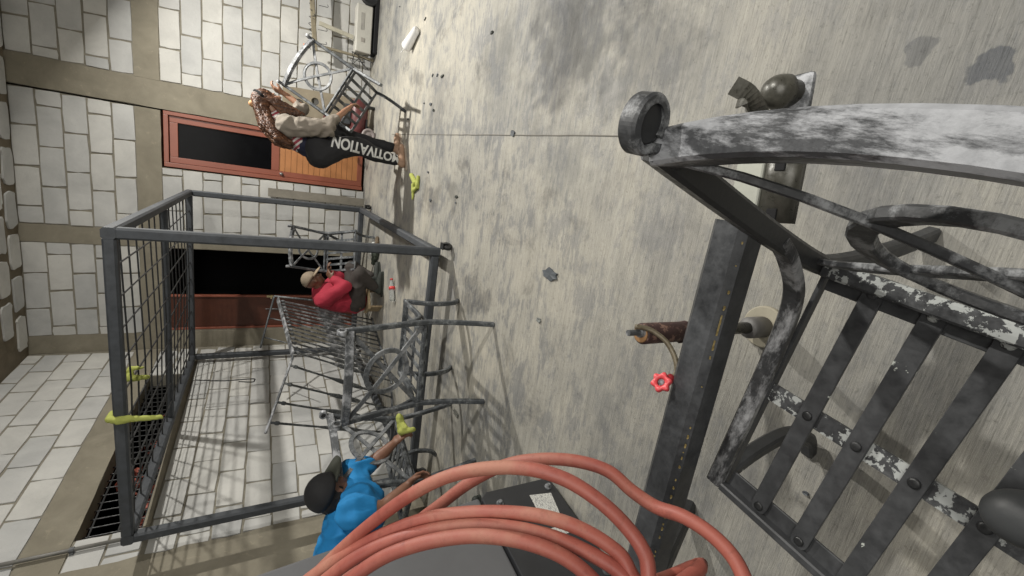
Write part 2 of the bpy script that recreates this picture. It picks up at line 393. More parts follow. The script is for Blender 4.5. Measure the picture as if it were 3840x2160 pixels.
leftw = thing('left_wall', 'receding left wall of pale blocks with concrete beam, column and high barred opening', 'wall', LW.P(1, 0))
QO0, QO1, ZS, ZO = .72, 3.03, 1.97, 2.335
bm = NB()
for a in ((0, 3.3, 0, ZS - .04), (0, QO0, ZS - .04, ZO), (QO1, 3.3, ZS - .04, ZO), (0, 3.3, ZO, ZC), (3.3, 9, 0, ZC)): LW.box(bm, *a, -.15, -.001)
obj('mortar', bm, M['mortar'], leftw, world=True)
bm = NB()
LW.blocks(bm, .06, 3.30, 0, ZS - .045, 1.35, off=.1); LW.blocks(bm, 0.06, QO0, ZS - .04, ZO, 1.35, off=.1); LW.blocks(bm, QO1, 3.34, ZS - .04, ZO, 1.35, off=.16)
LW.blocks(bm, .06, 3.30, 2.575, ZC, 2.575, off=.25); LW.blocks(bm, 3.95, 9, 0, ZC, 1.35, off=.1)
obj('block_facing', bm, M['block'], leftw, world=True)
bm = NB(); LW.rough(bm, .02, 3.30, ZO, 2.572, -.15, .007); obj('beam', bm, M['tan'], leftw, world=True)
bm = NB(); LW.rough(bm, 3.30, 3.95, 0, ZC, -.15, .010, amp=.012); obj('column', bm, M['tan'], leftw, world=True)
bm = NB(); LW.box(bm, QO0, QO1, ZS - .04, ZS, -.16, .012); obj('sill', bm, M['tan'], leftw, world=True)

# roof slab with vault blocks
bm = NB(); ov = [BW.P(-.1, ZC, 0), BW.P(7, ZC, 0), BW.P(7, ZC, 1.9), LW.P(2.2, ZC, -.1)]
lo = [bm.verts.new(p) for p in ov]; hi = [bm.verts.new(p + Vector((0, 0, .15))) for p in ov]
bm.faces.new(lo); bm.faces.new(hi)
for i in range(4): bm.faces.new((lo[i], lo[(i + 1) % 4], hi[(i + 1) % 4], hi[i]))
roof = thing('roof_slab', 'underside of the roof slab with rough blocks set in thick mortar', 'roof', BW.P(1, ZC))
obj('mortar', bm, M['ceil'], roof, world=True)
bm = NB()
for r_ in range(5):
    for c_ in range(9):
        q = .10 + c_ * .44 + (.2 if r_ % 2 else 0); k = .05 + r_ * .27
        pts = []
        for i in range(14):
            a = 2 * math.pi * i / 14; ex = math.copysign(abs(math.cos(a)) ** .32, math.cos(a)); ey = math.copysign(abs(math.sin(a)) ** .32, math.sin(a))
            pts.append(BW.P(q + .2 + ex * (.185 + random.uniform(-.02, .012)), ZC, k + .1 + ey * (.105 + random.uniform(-.02, .01))))
        if k > .55 and q < .2: continue
        A = [bm.verts.new(p + Vector((0, 0, .003))) for p in pts]; Bv = [bm.verts.new(p - Vector((0, 0, .014 + .004 * random.random()))) for p in pts]
        for j in range(14): bm.faces.new((A[j], A[(j + 1) % 14], Bv[(j + 1) % 14], Bv[j]))
        bm.faces.new(Bv)
obj('vault_blocks', bm, M['block'], roof, world=True)

# rooms behind, walls and floor coloured black to stand in for unlit depth
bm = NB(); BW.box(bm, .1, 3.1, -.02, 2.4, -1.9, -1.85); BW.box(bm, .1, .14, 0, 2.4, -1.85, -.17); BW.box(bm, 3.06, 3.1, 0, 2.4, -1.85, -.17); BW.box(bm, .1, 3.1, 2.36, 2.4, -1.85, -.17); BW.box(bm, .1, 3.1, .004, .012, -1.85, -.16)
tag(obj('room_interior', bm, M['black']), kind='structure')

# ------------------------------------------------------------------ doors
d1 = thing('door', 'closed red-brown door with dark glass above and orange slats below', 'door', BW.P(2.56, 0))
def dbox(parent, name, mat, args, smooth=False):
    bm = NB()
    for a in args: BW.box(bm, *a)
    o = obj(name, bm, mat, parent, world=True); md = o.modifiers.new('b', 'BEVEL'); md.width = .004; md.segments = 2; md.limit_method = 'ANGLE'; return o
dbox(d1, 'door_frame', M['redwood'], [(2.25, 2.30, .03, 2.262, -.10, .004), (2.835, 2.88, .03, 2.262, -.10, .004), (2.3005, 2.8345, 2.215, 2.262, -.10, .004)])
lf = dbox(d1, 'door_leaf', M['redwood'], [(2.303, 2.37, .035, 2.21, -.07, -.02), (2.762, 2.832, .035, 2.21, -.07, -.02), (2.3705, 2.7615, 2.13, 2.21, -.07, -.022), (2.3705, 2.7615, 1.075, 1.165, -.07, -.022), (2.3705, 2.7615, .035, .10, -.07, -.022)])
bm = NB(); BW.box(bm, 2.365, 2.765, 1.16, 2.135, -.055, -.045); obj('glass_pane', bm, M['glass'], lf, world=True)
bm = NB(); z = .10
while z < 1.07:
    BW.box(bm, 2.372, 2.76, z, min(z + .066, 1.074), -.066, -.034 + random.uniform(-.002, .002)); z += .070
BW.box(bm, 2.371, 2.761, .10, 1.074, -.069, -.0665)
obj('slat_panel', bm, M['orange'], lf, world=True)
bm = NB(); lathe(bm, [(0, 0), (.022, 0), (.022, .01), (.012, .02), (.016, .045), (0, .05)], BW.P(2.335, 1.05, -.018), 14, to_dir(BW.n)); obj('door_knob', bm, simple('knob_steel', (.5, .5, .5), .3, .8), lf, True, world=True)

d2 = thing('door', 'open dark brown door leaf beside the black doorway', 'door', BW.P(.6, 0))
dbox(d2, 'door_frame', M['redwood'], [(.236, .262, .005, 2.28, -.12, .0), (.2625, .70, 2.255, 2.28, -.12, .0)])
lf2 = dbox(d2, 'door_leaf', M['darkwood'], [(.264, .665, .02, 2.25, -.06, -.02)])
dbox(lf2, 'leaf_edge', M['redwood'], [(.666, .692, .02, 2.25, -.06, -.005)])
bm = NB(); BW.box(bm, .672, .70, 1.11, 1.19, -.003, .03); BW.box(bm, .66, .685, 1.13, 1.145, .03, .06); obj('latch', bm, simple('brass', (.62, .52, .30), .35, .7), lf2, world=True)
bm = NB(); tube(bm, [BW.P(.50, .98, -.01), BW.P(.50, 1.20, -.01)], .006, 6); obj('bolt_rod', bm, M['sanded_pale'], lf2, world=True)

# ------------------------------------------------------------------ window grille + plant outside
gr = thing('window_grille', 'black window grille of thin bars in the high opening of left wall', 'grille', LW.P(2, ZS))
bm = NB(); q = QO0 + .05
while q < QO1 - .02:
    tube(bm, [LW.P(q, ZS, -.11), LW.P(q, ZO, -.11)], .0055, 6); q += .085
for z in (ZS + .03, ZS + .17, ZO - .03): bar(bm, LW.P(QO0, z, -.11), LW.P(QO1, z, -.11), .012, .012)
obj('bars', bm, M['dark_iron'], gr, world=True)
def leaves(name, pts, rad, n, mat, size, parent=None):
    bm = NB()
    for i in range(n):
        c = Vector(random.choice(pts)) + Vector([random.gauss(0, rad) for _ in range(3)])
        rt = Matrix.Rotation(random.uniform(0, 6.28), 3, 'Z') @ Matrix.Rotation(random.uniform(-1.3, 1.3), 3, 'X'); s_ = size * random.uniform(.6, 1.3)
        vs_ = [bm.verts.new(c + rt @ Vector(p) * s_) for p in ((0, -1, 0), (.5, -.2, .12), (.35, .5, .05), (0, 1, -.1), (-.35, .5, .05), (-.5, -.2, .12))]
        bm.faces.new(vs_)
    return obj(name, bm, mat, parent)
plant = thing('flowering_bush', 'red-leaved bush standing in the dark outside the barred opening', 'plant', LW.P(2.2, 0, -.6))
pts = [tuple(LW.P(q, random.uniform(1.9, 2.3), -random.uniform(.19, .27)) - plant.location) for q in (1.3, 1.7, 2.0, 2.25, 2.5, 2.75, 2.95)]
leaves('foliage', pts, .05, 420, simple('red_leaf', (.48, .15, .11), .6, bmp=0), .036, plant)
bm = NB()
for p in pts: tube(bm, spline([(0, 0, 0), (p[0] * .3, p[1] * .3, 1.0), p], 4), .008, 5)
obj('stems', bm, simple('stem', (.07, .045, .03), .8), plant)

# conduit pipe on left wall
cp = thing('conduit_pipe', 'thin dark conduit pipe clipped upright to the left wall', 'pipe', LW.P(3.15, 0))
bm = NB(); tube(bm, [LW.P(3.14, 1.55, .035), LW.P(3.14, 3.49, .035)], .013, 10); obj('pipe', bm, simple('pvc_dark', (.16, .155, .14), .4), cp, True, world=True)
bm = NB(); tube(bm, [LW.P(3.14, 2.30, .035), LW.P(3.14, 2.325, .035)], .018, 10); box(bm, LW.P(3.14, 2.312, .018), (.02, .04, .02), rotz(-G_)); obj('pipe_clip', bm, M['sanded_pale'], cp, world=True)

# ------------------------------------------------------------------ wrought iron chair
W_, D_, SZ, TZ, LEAN = .26, .475, .40, .87, .115
def stile_y(z):
    t = (z - SZ) / (TZ - SZ)
    return -LEAN * (t ** 1.15) if z >= SZ else -.085 * ((SZ - z) / SZ) ** 1.5
def make_chair(name, label, group, mats, bolts=True, bm_seg=14):
    t = thing(name, label, 'chair', group=group)
    for s in (-1, 1):
        bm = NB(); sweep(bm, [(s * W_, stile_y(SZ + (TZ - SZ) * i / 12) - .002, SZ + .004 + (TZ - SZ - .004) * i / 12) for i in range(13)], rect(.034, .028), (0, 1, 0))
        st = obj('back_stile', bm, mats['stile'], t)
        bm = NB(); r0 = .027; yc = stile_y(TZ) - .021; zc0 = TZ + .024; tot = 40
        pth = [(s * W_, yc + r0 * (1 - .004 * i) * math.cos(a), zc0 + r0 * .80 * (1 - .004 * i) * math.sin(a)) for i, a in enumerate([R(7.6 * k) for k in range(tot)])]
        sweep(bm, [(s * W_, stile_y(TZ - .03) , TZ - .03), (s * W_, stile_y(TZ), TZ), (s * W_, stile_y(TZ) + .001, TZ + .012)] + pth, [(-.0135, -.005), (.0135, -.005), (.0135, .003), (.010, .0055), (-.010, .0055), (-.0135, .003)], (1, 0, 0), scale=[1.15, 1.15, 1.05] + [1] * len(pth))
        obj('scroll', bm, mats['scroll'], st)
        bm = NB(); lathe(bm, [(0, -.009), (.019, -.0095), (.0235, -.0075), (.0235, .0075), (.019, .0095), (0, .009)], (0, 0, 0), 28, Matrix.Diagonal((1, 1, .80)) @ Matrix.Rotation(R(90), 3, 'Y'))
        for v_ in bm.verts: v_.co += Vector((s * W_, yc, zc0))
        obj('scroll_core', bm, M['dark_iron'], st)
        bm = NB(); sweep(bm, [(s * W_, stile_y(SZ * (1 - i / 10)) + .0, SZ * (1 - i / 10)) for i in range(11)], rect(.032, .028), (0, 1, 0)); obj('rear_leg', bm, mats['leg'], t)
        bm = NB(); pl = spline([(s * W_, D_ - .005, SZ - .012), (s * W_, D_ - .055, SZ * .72), (s * W_, D_ - .075, SZ * .45), (s * W_, D_ - .045, SZ * .16), (s * W_, D_ + .015, 0.004)], 5)
        sweep(bm, pl, rect(.028, .030), (0, 1, 0)); obj('front_leg', bm, mats['leg'], t)
        bm = NB(); pl = spline([(s * W_, D_ + .004, SZ + .002), (s * W_, D_ * .65, SZ + .006), (s * (W_ + .002), D_ * .3, SZ + .010), (s * (W_ + .002), .055, SZ + .035), (s * W_, -.005, SZ + .105), (s * W_, -.035, SZ + .16)], 6)
        sweep(bm, pl, rect(.032, .020, .004), (1, 0, 0)); obj('side_rail', bm, mats['side'], t)
    bm = NB(); pl = [(x, stile_y(TZ) - .038 * (1 - (x / W_) ** 2), TZ - .016) for x in [W_ * (-1 + 2 * i / bm_seg) for i in range(bm_seg + 1)]]
    sweep(bm, pl, rect(.042, .038, .004), (0, 0, 1)); obj('top_rail', bm, mats['top'], t)
    bm = NB(); bar(bm, (-W_ + .016, 0.0, SZ + .012), (W_ - .016, 0.0, SZ + .012), .020, .028); obj('lower_rail', bm, mats['low'], t)
    def bp(x, z, k=0): return Vector((x, stile_y(z) - .038 * (1 - (x / W_) ** 2) * max(0, (z - SZ) / (TZ - SZ)) + k, z))
    bm = NB(); zc = (SZ + TZ) / 2 + .0
    for s in (-1, 1):
        a0, a1 = (-s * (W_ - .02), SZ + .03), (s * (W_ - .02), TZ - .03)
        sweep(bm, [bp(a0[0] + (a1[0] - a0[0]) * i / 10, a0[1] + (a1[1] - a0[1]) * i / 10, .004 * s) for i in range(11)], rect(.010, .025), (0, 1, 0))
    ring = [bp(.122 * math.cos(2 * math.pi * i / 28), zc + .122 * math.sin(2 * math.pi * i / 28), 0) for i in range(28)]
    sweep(bm, ring, rect(.014, .028), (0, 1, 0), closed=True)
    obj('back_ornament', bm, mats['orn'], t)
    bm = NB()
    bar(bm, (-W_ + .0165, D_, SZ), (W_ - .0165, D_, SZ), .022, .016)
    for s in (-1, 1): bar(bm, (s * (W_ - .012), .012, SZ - .014), (s * (W_ - .012), D_ - .01, SZ - .014), .020, .008)
    bar(bm, (-W_ + .02, .020, SZ - .012), (W_ - .02, .020, SZ - .012), .006, .034); bar(bm, (-W_ + .02, D_ - .022, SZ - .012), (W_ - .02, D_ - .022, SZ - .012), .006, .034)
    obj('seat_frame', bm, mats['seat'], t)
    bm = NB(); box(bm, (0, D_ * .52, SZ - .012), (2 * W_ - .03, .034, .005)); obj('cross_strap', bm, mats['cross'], t)
    for i in range(5):
        x = -.150 + .080 * i
        bm = NB(); n = 6; out = []
        for k in range(n + 1): a = math.pi * k / n; out.append((x + .0150 * math.cos(a), D_ - .018 + .014 * math.sin(a)))
        for k in range(n + 1): a = math.pi + math.pi * k / n; out.append((x + .0150 * math.cos(a), .016 + .014 * math.sin(a)))
        A = [bm.verts.new((px, py, SZ - .0085)) for px, py in out]; Bv = [bm.verts.new((px, py, SZ - .0035)) for px, py in out]; Cv = [bm.verts.new((x + (px - x) * .94, py, SZ - .0027)) for px, py in out]
        for X, Y in ((A, Bv), (Bv, Cv)):
            for j in range(len(out)): bm.faces.new((X[j], X[(j + 1) % len(out)], Y[(j + 1) % len(out)], Y[j]))
        bm.faces.new(Cv); bm.faces.new(A)
        so = obj('seat_strap', bm, mats['strap'], t)
        if bolts:
            for yy in (.016, D_ * .52, D_ - .018):
                bm = NB(); lathe(bm, [(0, 0), (.0085, 0), (.008, .0022), (.005, .0035), (0, .0037)], (x, yy, SZ - .0030), 12); obj('rivet', bm, M['dark_iron'] if yy != .016 else mats['low'], so, True)
    return t
M['orn_small'] = mat_metal('orn_iron', (.10, .108, .115), (.30, .31, .32), .46, 11, rough=.5, soft=.14)
mats_small = dict(stile=M['sanded'], scroll=M['sanded_pale'], leg=M['sanded'], side=M['sanded'], top=M['sanded_pale'], low=M['sanded'], orn=M['orn_small'], seat=M['sanded'], cross=M['sanded'], strap=M['sanded'])
mats_fg = dict(stile=M['rear_stile'], scroll=M['scroll_grey'], leg=M['strap'], side=M['side_worn'], top=M['rail_white'], low=M['rail_peel'], orn=M['scroll_grey'], seat=M['strap'], cross=M['rail_peel'], strap=M['strap'])
GRP = 'wrought iron chairs being stripped of paint'
fg = make_chair('iron_chair', 'large close iron chair with peeling strap seat and whitish sanded top rail', GRP, mats_fg)
fg.location = (-.052, .143, 0); fg.rotation_euler = (0, 0, 1.171); fg.scale = (1, 1.035, 1.005)
ch = make_chair('iron_chair', 'scuffed grey iron chair seen from behind, in front of the tall tube frame', GRP, mats_small, bolts=False)
ch.location = (-.463, 2.507, 0); ch.rotation_euler = (0, 0, -.228)
def pose(o, loc, yaw, pit, rol, k):
    cc = O + (Vector(loc) - O) * k; o.location = cc; o.scale = (k, k, k)
    o.rotation_euler = (Matrix.Rotation(yaw, 3, 'Z') @ Matrix.Rotation(pit, 3, 'X') @ Matrix.Rotation(rol, 3, 'Y')).to_euler()
c2 = copy_tree(ch); tag(c2, 'iron chair the man in the blue shirt is rubbing down'); c2.location = (-1.09, 2.86, 0); c2.rotation_euler = (0, 0, 1.02)
c3 = copy_tree(ch); tag(c3, 'tilted iron chair held up by the bending long-haired woman'); pose(c3, (1.69, 4.327, .36), .044, -.688, .619, .947)
c4 = copy_tree(ch); tag(c4, 'tilted iron chair against the back wall beside the person in red'); pose(c4, (.394, 6.603, .22), -3.044, -.761, -.044, .905)

# ------------------------------------------------------------------ tall tube frame (rack)
ca = -.254; RK = Matrix.Rotation(ca, 3, 'Z'); rx, ry = .265, 3.109; RW, RL, RT, RB = 1.966, 2.939, 1.966, .12
rack = thing('tube_rack', 'tall open rack of dark grey square tube with a wire mesh top', 'rack', (rx, ry, 0), ca)
T = .064
bm = NB(); posts = [(0, 0), (-RW, 0), (0, RL), (-RW, RL)]
for (x, y) in posts:
    bm = NB(); bar(bm, (x, y, RB - T / 2), (x, y, RT - T / 2 - .001), T, T, (0, 1, 0)); obj('post', bm, M['primer'], rack)
for z, nm in ((RT, 'top_rail'), (RB, 'bottom_rail')):
    for a, b in (((0, 0), (0, RL)), ((-RW, 0), (-RW, RL))):
        bm = NB(); bar(bm, (a[0], a[1] - (T / 2 if z == RT else -T / 2 - .001), z), (b[0], b[1] + (T / 2 if z == RT else -T / 2 - .001), z), T, T); obj(nm, bm, M['primer'], rack)
    for a, b in (((-RW, 0), (0, 0)), ((-RW, RL), (0, RL))):
        bm = NB(); bar(bm, (a[0] + T / 2 + .001, a[1], z), (b[0] - T / 2 - .001, b[1], z), T - .002, T - .002); obj(nm, bm, M['primer'], rack)
bm = NB(); bar(bm, (-RW + T / 2 + .001, RL * .5, RT - .005), (-T / 2 - .001, RL * .5, RT - .005), .05, .05); obj('top_rail', bm, M['primer'], rack)
bm = NB()
n1 = 14
for i in range(1, n1 + 1):
    y = RL * i / (n1 + 1) + random.uniform(-.01, .01); tube(bm, [(-RW, y, RT + .010), (-RW * .5, y + random.uniform(-.01, .01), RT - .012), (0, y, RT + .010)], .0055, 6)
for i in range(1, 10):
    x = -RW * i / 10; tube(bm, [(x, 0, RT - .001), (x + random.uniform(-.01, .01), RL / 2, RT - .02), (x, RL, RT - .001)], .0055, 6)
obj('wire_mesh', bm, M['dark_iron'], rack)
for (x, y) in posts:
    bm = NB(); lathe(bm, [(0, -.018), (.028, -.018), (.036, -.012), (.036, .012), (.028, .018), (0, .018)], (x + .05, y - .02, .037), 18, Matrix.Rotation(R(90), 3, 'Y') @ Matrix.Rotation(.5, 3, 'X')); c_ = obj('caster', bm, simple('rubber', (.03, .03, .03), .6), rack, True)
    bm = NB(); box(bm, (x + .05, y - .02, .078), (.05, .06, .006)); box(bm, (x + .028, y - .02, .055), (.004, .05, .05)); box(bm, (x + .072, y - .02, .055), (.004, .05, .05)); obj('fork', bm, M['dark_iron'], c_)

# ------------------------------------------------------------------ railings of twisted balusters
def railing(name, label, T0, T1, B0, B1, n, mat, bulge=.5, top=(.045, .014), bottom=True):
    base = (B0 + B1) / 2; t = thing(name, label, 'railing', base, group='iron railing panels leaning inside the rack')
    L = lambda v: v - base
    bm = NB(); bar(bm, L(T0), L(T1), *top, up=(T0 - B0).cross(T1 - T0)); obj('top_bar', bm, M['sanded_pale'], t)
    if bottom:
        bm = NB(); bar(bm, L(B0), L(B1), .02, .02); obj('bottom_bar', bm, M['sanded'], t)
    for i in range(n):
        k = (i + .5) / n; a = L(T0.lerp(T1, k)); b = L(B0.lerp(B1, k)); bm = NB(); ln = (b - a).length
        ts = [0, .03, .035, .05, .055, .20, .32, .36, .42, .5, .56, .60, .64, .70, .76, 1]; rs = [1, 1, 1.7, 1.7, 1, 1, .95, 1.5, 2.4, 2.0, 2.5, 2.1, 1.4, 1, 1, 1]
        tube(bm, [a.lerp(b, x) for x in ts], .0088, 8, scale=rs); obj('baluster', bm, mat, t, True)
    return t
ra = railing('railing_panel', 'dense railing panel of many pale twisted balusters inside the rack', at(699, 752, 4.55), at(736, 890, 3.45), atz(935, 800, .03), atz(985, 965, .03), 14, M['sanded_pale'])
rb = railing('railing_panel', 'open railing section with four spear-like balusters beside the dense panel', at(737, 897, 3.42), at(668, 1090, 3.0), atz(985, 985, .03), atz(990, 1105, .03), 4, M['sanded'], top=(.018, .014))
tri = thing('thin_stand', 'thin bent rod stand leaning behind the dense railing panel', 'stand', at(690, 745, 4.9))
bm = NB(); L0 = at(690, 745, 4.9)
tube(bm, [Vector((0, 0, 0)), at(655, 875, 4.6) - L0], .010, 8); tube(bm, [at(676, 800, 4.8) - L0, at(735, 812, 4.6) - L0], .007, 6); tube(bm, [at(662, 848, 4.7) - L0, at(720, 862, 4.6) - L0], .007, 6); tube(bm, [Vector((0, 0, 0)), atz(925, 770, .0) - L0], .010, 8)
obj('stand_rods', bm, M['sanded'], tri, True)
hk = thing('hanging_rod', 'thin dark hooked rod hanging from the top of the rack near left wall', 'rod', aty(492, 956, 5.4))
bm = NB(); q0 = hk.location.copy(); tube(bm, spline([(0, 0, 0), aty(560, 958, 5.4) - q0, aty(634, 953, 5.4) - q0, aty(640, 957, 5.4) - q0, aty(634, 961, 5.4) - q0, aty(600, 960, 5.4) - q0], 6), .006, 6); obj('rod', bm, M['dark_iron'], hk, True)

# ------------------------------------------------------------------ foreground: steel beam, clamp, torch post
b0 = atz(1585, 1560, .47); b1 = atz(1862, 560, .47)
bt = thing('steel_beam', 'thick dark steel square tube with chipped yellow edge lying under the close chair', 'beam', (b0 + b1) / 2)
bm = NB(); dv = (b1 - b0); off = (b0 + b1) / 2; up = Vector((0, 0, 1))
dn = dv.normalized(); sd = dn.cross(up)
bar(bm, b0 - off, b1 - off, .074, .074); obj('tube', bm, mat_metal('beam_steel', (.035, .037, .04), (.10, .105, .112), .45, 6, rough=.4, soft=.3), bt)
bm = NB()
side = sd if sd.dot(Vector((0, -1, 0))) > 0 else -sd
n = 420; prev = None
for i in range(n + 1):
    a = i / n; wd = max(0, mnoise.noise(Vector((a * 7, 3, 1))) * .0035 + mnoise.noise(Vector((a * 95, 5, 1))) * .006 + .0002)
    p = (b0.lerp(b1, a) - off); e0 = p + side * .0312 + up * .0373; e1_ = p + side * .0373 + up * .0312
    q1 = e0.lerp(e1_, .55) + (side + up) * .0006; q2 = e1_ + side * .0005 - up * (wd * 1.2 - .0035)
    cur = (bm.verts.new(q1), bm.verts.new(q2)) if wd > .0006 else None
    if cur and prev: bm.faces.new((prev[0], cur[0], cur[1], prev[1]))
    prev = cur
loose = [v_ for v_ in bm.verts if not v_.link_faces]; bmesh.ops.delete(bm, geom=loose, context='VERTS')
obj('chipped_edge', bm, simple('old_yellow', (.17, .125, .04), .7, var=.4, scale=30), bt)
for k_, nm in ((.16, 'trestle_leg'), (.80, 'trestle_leg')):
    pass
# trestle legs out of frame / under the tube
for a in (.03,):
    p = b0.lerp(b1, a) - off; bm = NB(); bar(bm, p - up * .038, Vector((p.x - .1, p.y - .12, -off.z)), .04, .04, (1, 0, 0)); bar(bm, p - up * .038, Vector((p.x + .05, p.y + .2, -off.z)), .04, .04, (1, 0, 0)); obj('leg', bm, M['dark_iron'], bt)

olive = mat_metal('olive_bronze', (.062, .060, .050), (.15, .145, .12), .5, 12, rough=.3, soft=.3)
c0 = atz(1905, 575, .47); c1 = atz(1965, 215, .47)
cl = thing('bench_clamp', 'olive metal clamp head with domed cap and slotted rail at the beam end', 'clamp', (c0 + c1) / 2)
co = (c0 + c1) / 2; cd = (c1 - c0).normalized(); cs = cd.cross(up)
if cs.y > 0: cs = -cs
bm = NB(); pa, pb = atz(1862, 575, .50) - co, atz(1895, 395, .50) - co
bar(bm, pa, pb, .012, .05); obj('face_plate', bm, simple('pale_plate', (.40, .41, .36), .4, var=.1), cl)
rail_a, rail_b = atz(1945, 560, .49) - co, atz(1988, 330, .49) - co
bm = NB(); prof = [(.018 * math.cos(R(a)), .030 * math.sin(R(a))) for a in range(-90, 91, 15)] + [(-.012, .030), (-.012, -.030)]
sweep(bm, [rail_a, rail_b], prof, (0, 0, 1)); rl = obj('slotted_rail', bm, olive, cl, True)
for k in (.08, .62):
    bm = NB(); p = rail_a.lerp(rail_b, k) + up * .0165; box(bm, p + cs * .004, (.020, .017, .006), Matrix((cd, cd.cross(up) * -1, up)).transposed(), .002); obj('slot', bm, M['black'], rl)
bm = NB(); dc = atz(1958, 232, .50) - co
lathe(bm, [(0.022, -.05), (.022, -.012), (.029, -.011), (.0285, 0), (.026, .010), (.020, .019), (.010, .025), (0, .026)], dc, 28, to_dir((-.05, .30, .95))); obj('dome_cap', bm, olive, cl, True)
bm = NB(); box(bm, atz(1995, 255, .47) - co, (.085, .060, .012), Matrix((cd, cd.cross(up) * -1, up)).transposed(), .008); obj('base_flange', bm, M['sanded_pale'], cl)
bm = NB(); sweep(bm, spline([atz(1845, 215, .56) - co, atz(1880, 235, .55) - co, atz(1905, 270, .53) - co, atz(1925, 300, .50) - co], 4), rect(.003, .030), (0, 0, 1)); 
sweep(bm, spline([atz(1855, 262, .55) - co, atz(1868, 258, .56) - co, atz(1880, 272, .54) - co, atz(1885, 300, .51) - co], 4), rect(.004, .014), (0, 0, 1)); obj('lever', bm, olive, cl)

tp = atz(1928, 822, 0)
to = thing('pipe_tap', 'short rusty wrapped standpipe with curved rod and red valve wheel', 'tap', tp)
bm = NB(); lathe(bm, [(0, 0), (.058, 0), (.060, .004), (.060, .016), (.056, .020), (0, .021)], (0, 0, 0), 32); obj('foot', bm, simple('cream_foot', (.38, .35, .27), .6, var=.15), to)
bm = NB(); lathe(bm, [(0, .021), (.030, .021), (.030, .085), (.026, .095), (0, .095)], (0, 0, 0), 24); obj('collar', bm, simple('grey_collar', (.15, .145, .14), .5), to, True)
rust = mat_metal('rusty_wrap', (.050, .026, .024), (.24, .145, .11), .54, 38, rough=.6, soft=.07)
bm = NB(); lathe(bm, [(0, .05), (.016, .05), (.016, .40), (0, .40)], (0, 0, 0), 18); obj('riser', bm, olive, to, True)
bm = NB(); lathe(bm, [(0, .20), (.019, .202), (.026, .22), (.020, .25), (.027, .28), (.022, .31), (.025, .33), (.0215, .345), (.0265, .352), (.0265, .357), (.0235, .36), (.0245, .375), (.0245, .50), (.022, .504), (0, .504)], (0, 0, 0), 22)
for v_ in bm.verts:
    if v_.co.z < .36: v_.co *= 1 + .12 * mnoise.noise(v_.co * 40); 
sl = obj('wrapped_sleeve', bm, rust, to, True)
bm = NB(); lathe(bm, [(.0, .5045), (.021, .5045), (.019, .507), (0, .507)], (0, 0, 0), 20); obj('end_plug', bm, simple('orange_rust', (.36, .20, .09), .6), sl, True)
bm = NB(); lathe(bm, [(0, .507), (.012, .507), (.012, .516), (.007, .516), (.007, .55), (0, .55)], (.004, -.006, 0), 10); obj('stem_bolt', bm, M['sanded_pale'], sl)
tl_ = lambda dx, dy, t: at(dx, dy, t) - tp
bm = NB(); tube(bm, spline([tl_(1598, 822, .955), tl_(1625, 826, .955), tl_(1650, 838, .95), tl_(1678, 862, .94), tl_(1698, 900, .93), tl_(1703, 935, .92), tl_(1690, 950, .915)], 6), .0058, 10); obj('curved_rod', bm, mat_metal('brown_rod', (.12, .10, .065), (.22, .19, .13), .5, 20, rough=.4), to, True)
bm = NB(); wc = tl_(1664, 962, .90); wn_ = (-(ray(1664, 962)).normalized() + Vector((.35, .2, .3))).normalized(); Q = to_dir(wn_)
n = 40; outr = [.0195 + .0028 * math.cos(6 * 2 * math.pi * i / n) for i in range(n)]
def ringv(rs, z): return [bm.verts.new(wc + Q @ Vector((r_ * math.cos(2 * math.pi * i / n), r_ * math.sin(2 * math.pi * i / n), z))) for i, r_ in enumerate(rs)]
rr = [ringv([.0075] * n, -.006), ringv([x - .002 for x in outr], -.008), ringv(outr, -.004), ringv(outr, .004), ringv([x - .002 for x in outr], .008), ringv([.009] * n, .007)]
for A, B2 in zip(rr, rr[1:] + rr[:1]):
    for j in range(n): bm.faces.new((A[j], A[(j + 1) % n], B2[(j + 1) % n], B2[j]))
vw = obj('valve_wheel', bm, simple('red_plastic', (.66, .075, .085), .38, var=.12, scale=20), to, True)
bm = NB(); tube(bm, [tl_(1690, 950, .915), wc + Q @ Vector((0, 0, -.006))], .0095, 12); obj('wheel_hub', bm, simple('red_plastic_dark', (.42, .03, .04), .4), vw, True)
bm = NB(); lathe(bm, [(0, -.004), (.0065, -.004), (.0065, .003), (0, .003)], wc, 10, Q); obj('wheel_screw', bm, M['sanded_pale'], vw, True)

# ------------------------------------------------------------------ tall machine cabinet at left
ma = Vector((.38, .925, 0)).normalized(); mn = Vector((ma.y, -ma.x, 0))    # along, outward (towards the camera axis)
mp = atz(1381, 1229, .05)
mc = thing('machine_cabinet', 'tall grey metal cabinet with a bolted black lower panel and paper label', 'cabinet', (mp.x, mp.y, 0))
def mb(bm, a0, a1, z0, z1, n0, n1): 
    vs_ = [bm.verts.new(ma * a + mn * n_ + Vector((0, 0, z))) for n_ in (n0, n1) for z in (z0, z1) for a in (a0, a1)]
    for f in ((0, 1, 3, 2), (4, 6, 7, 5), (0, 4, 5, 1), (2, 3, 7, 6), (0, 2, 6, 4), (1, 5, 7, 3)): bm.faces.new([vs_[i] for i in f])
def bev(o, w_=.006):
    md = o.modifiers.new('b', 'BEVEL'); md.width = w_; md.segments = 3; md.limit_method = 'ANGLE'; return o
gm = simple('grey_enamel', (.115, .117, .123), .42, var=.1, scale=4, bmp=.04)
bk = simple('black_enamel', (.030, .031, .034), .32, var=.2, scale=6, bmp=.03)
bm = NB()      # upper grey body, slightly slanted far edge
pf = [(.05, .40), (-.03, 1.30), (-1.6, 1.30), (-1.6, .40)]
A = [bm.verts.new(ma * a + mn * .0 + Vector((0, 0, z))) for a, z in pf]; Bv = [bm.verts.new(ma * a + mn * -.55 + Vector((0, 0, z))) for a, z in pf]
bm.faces.new(A); bm.faces.new(Bv)
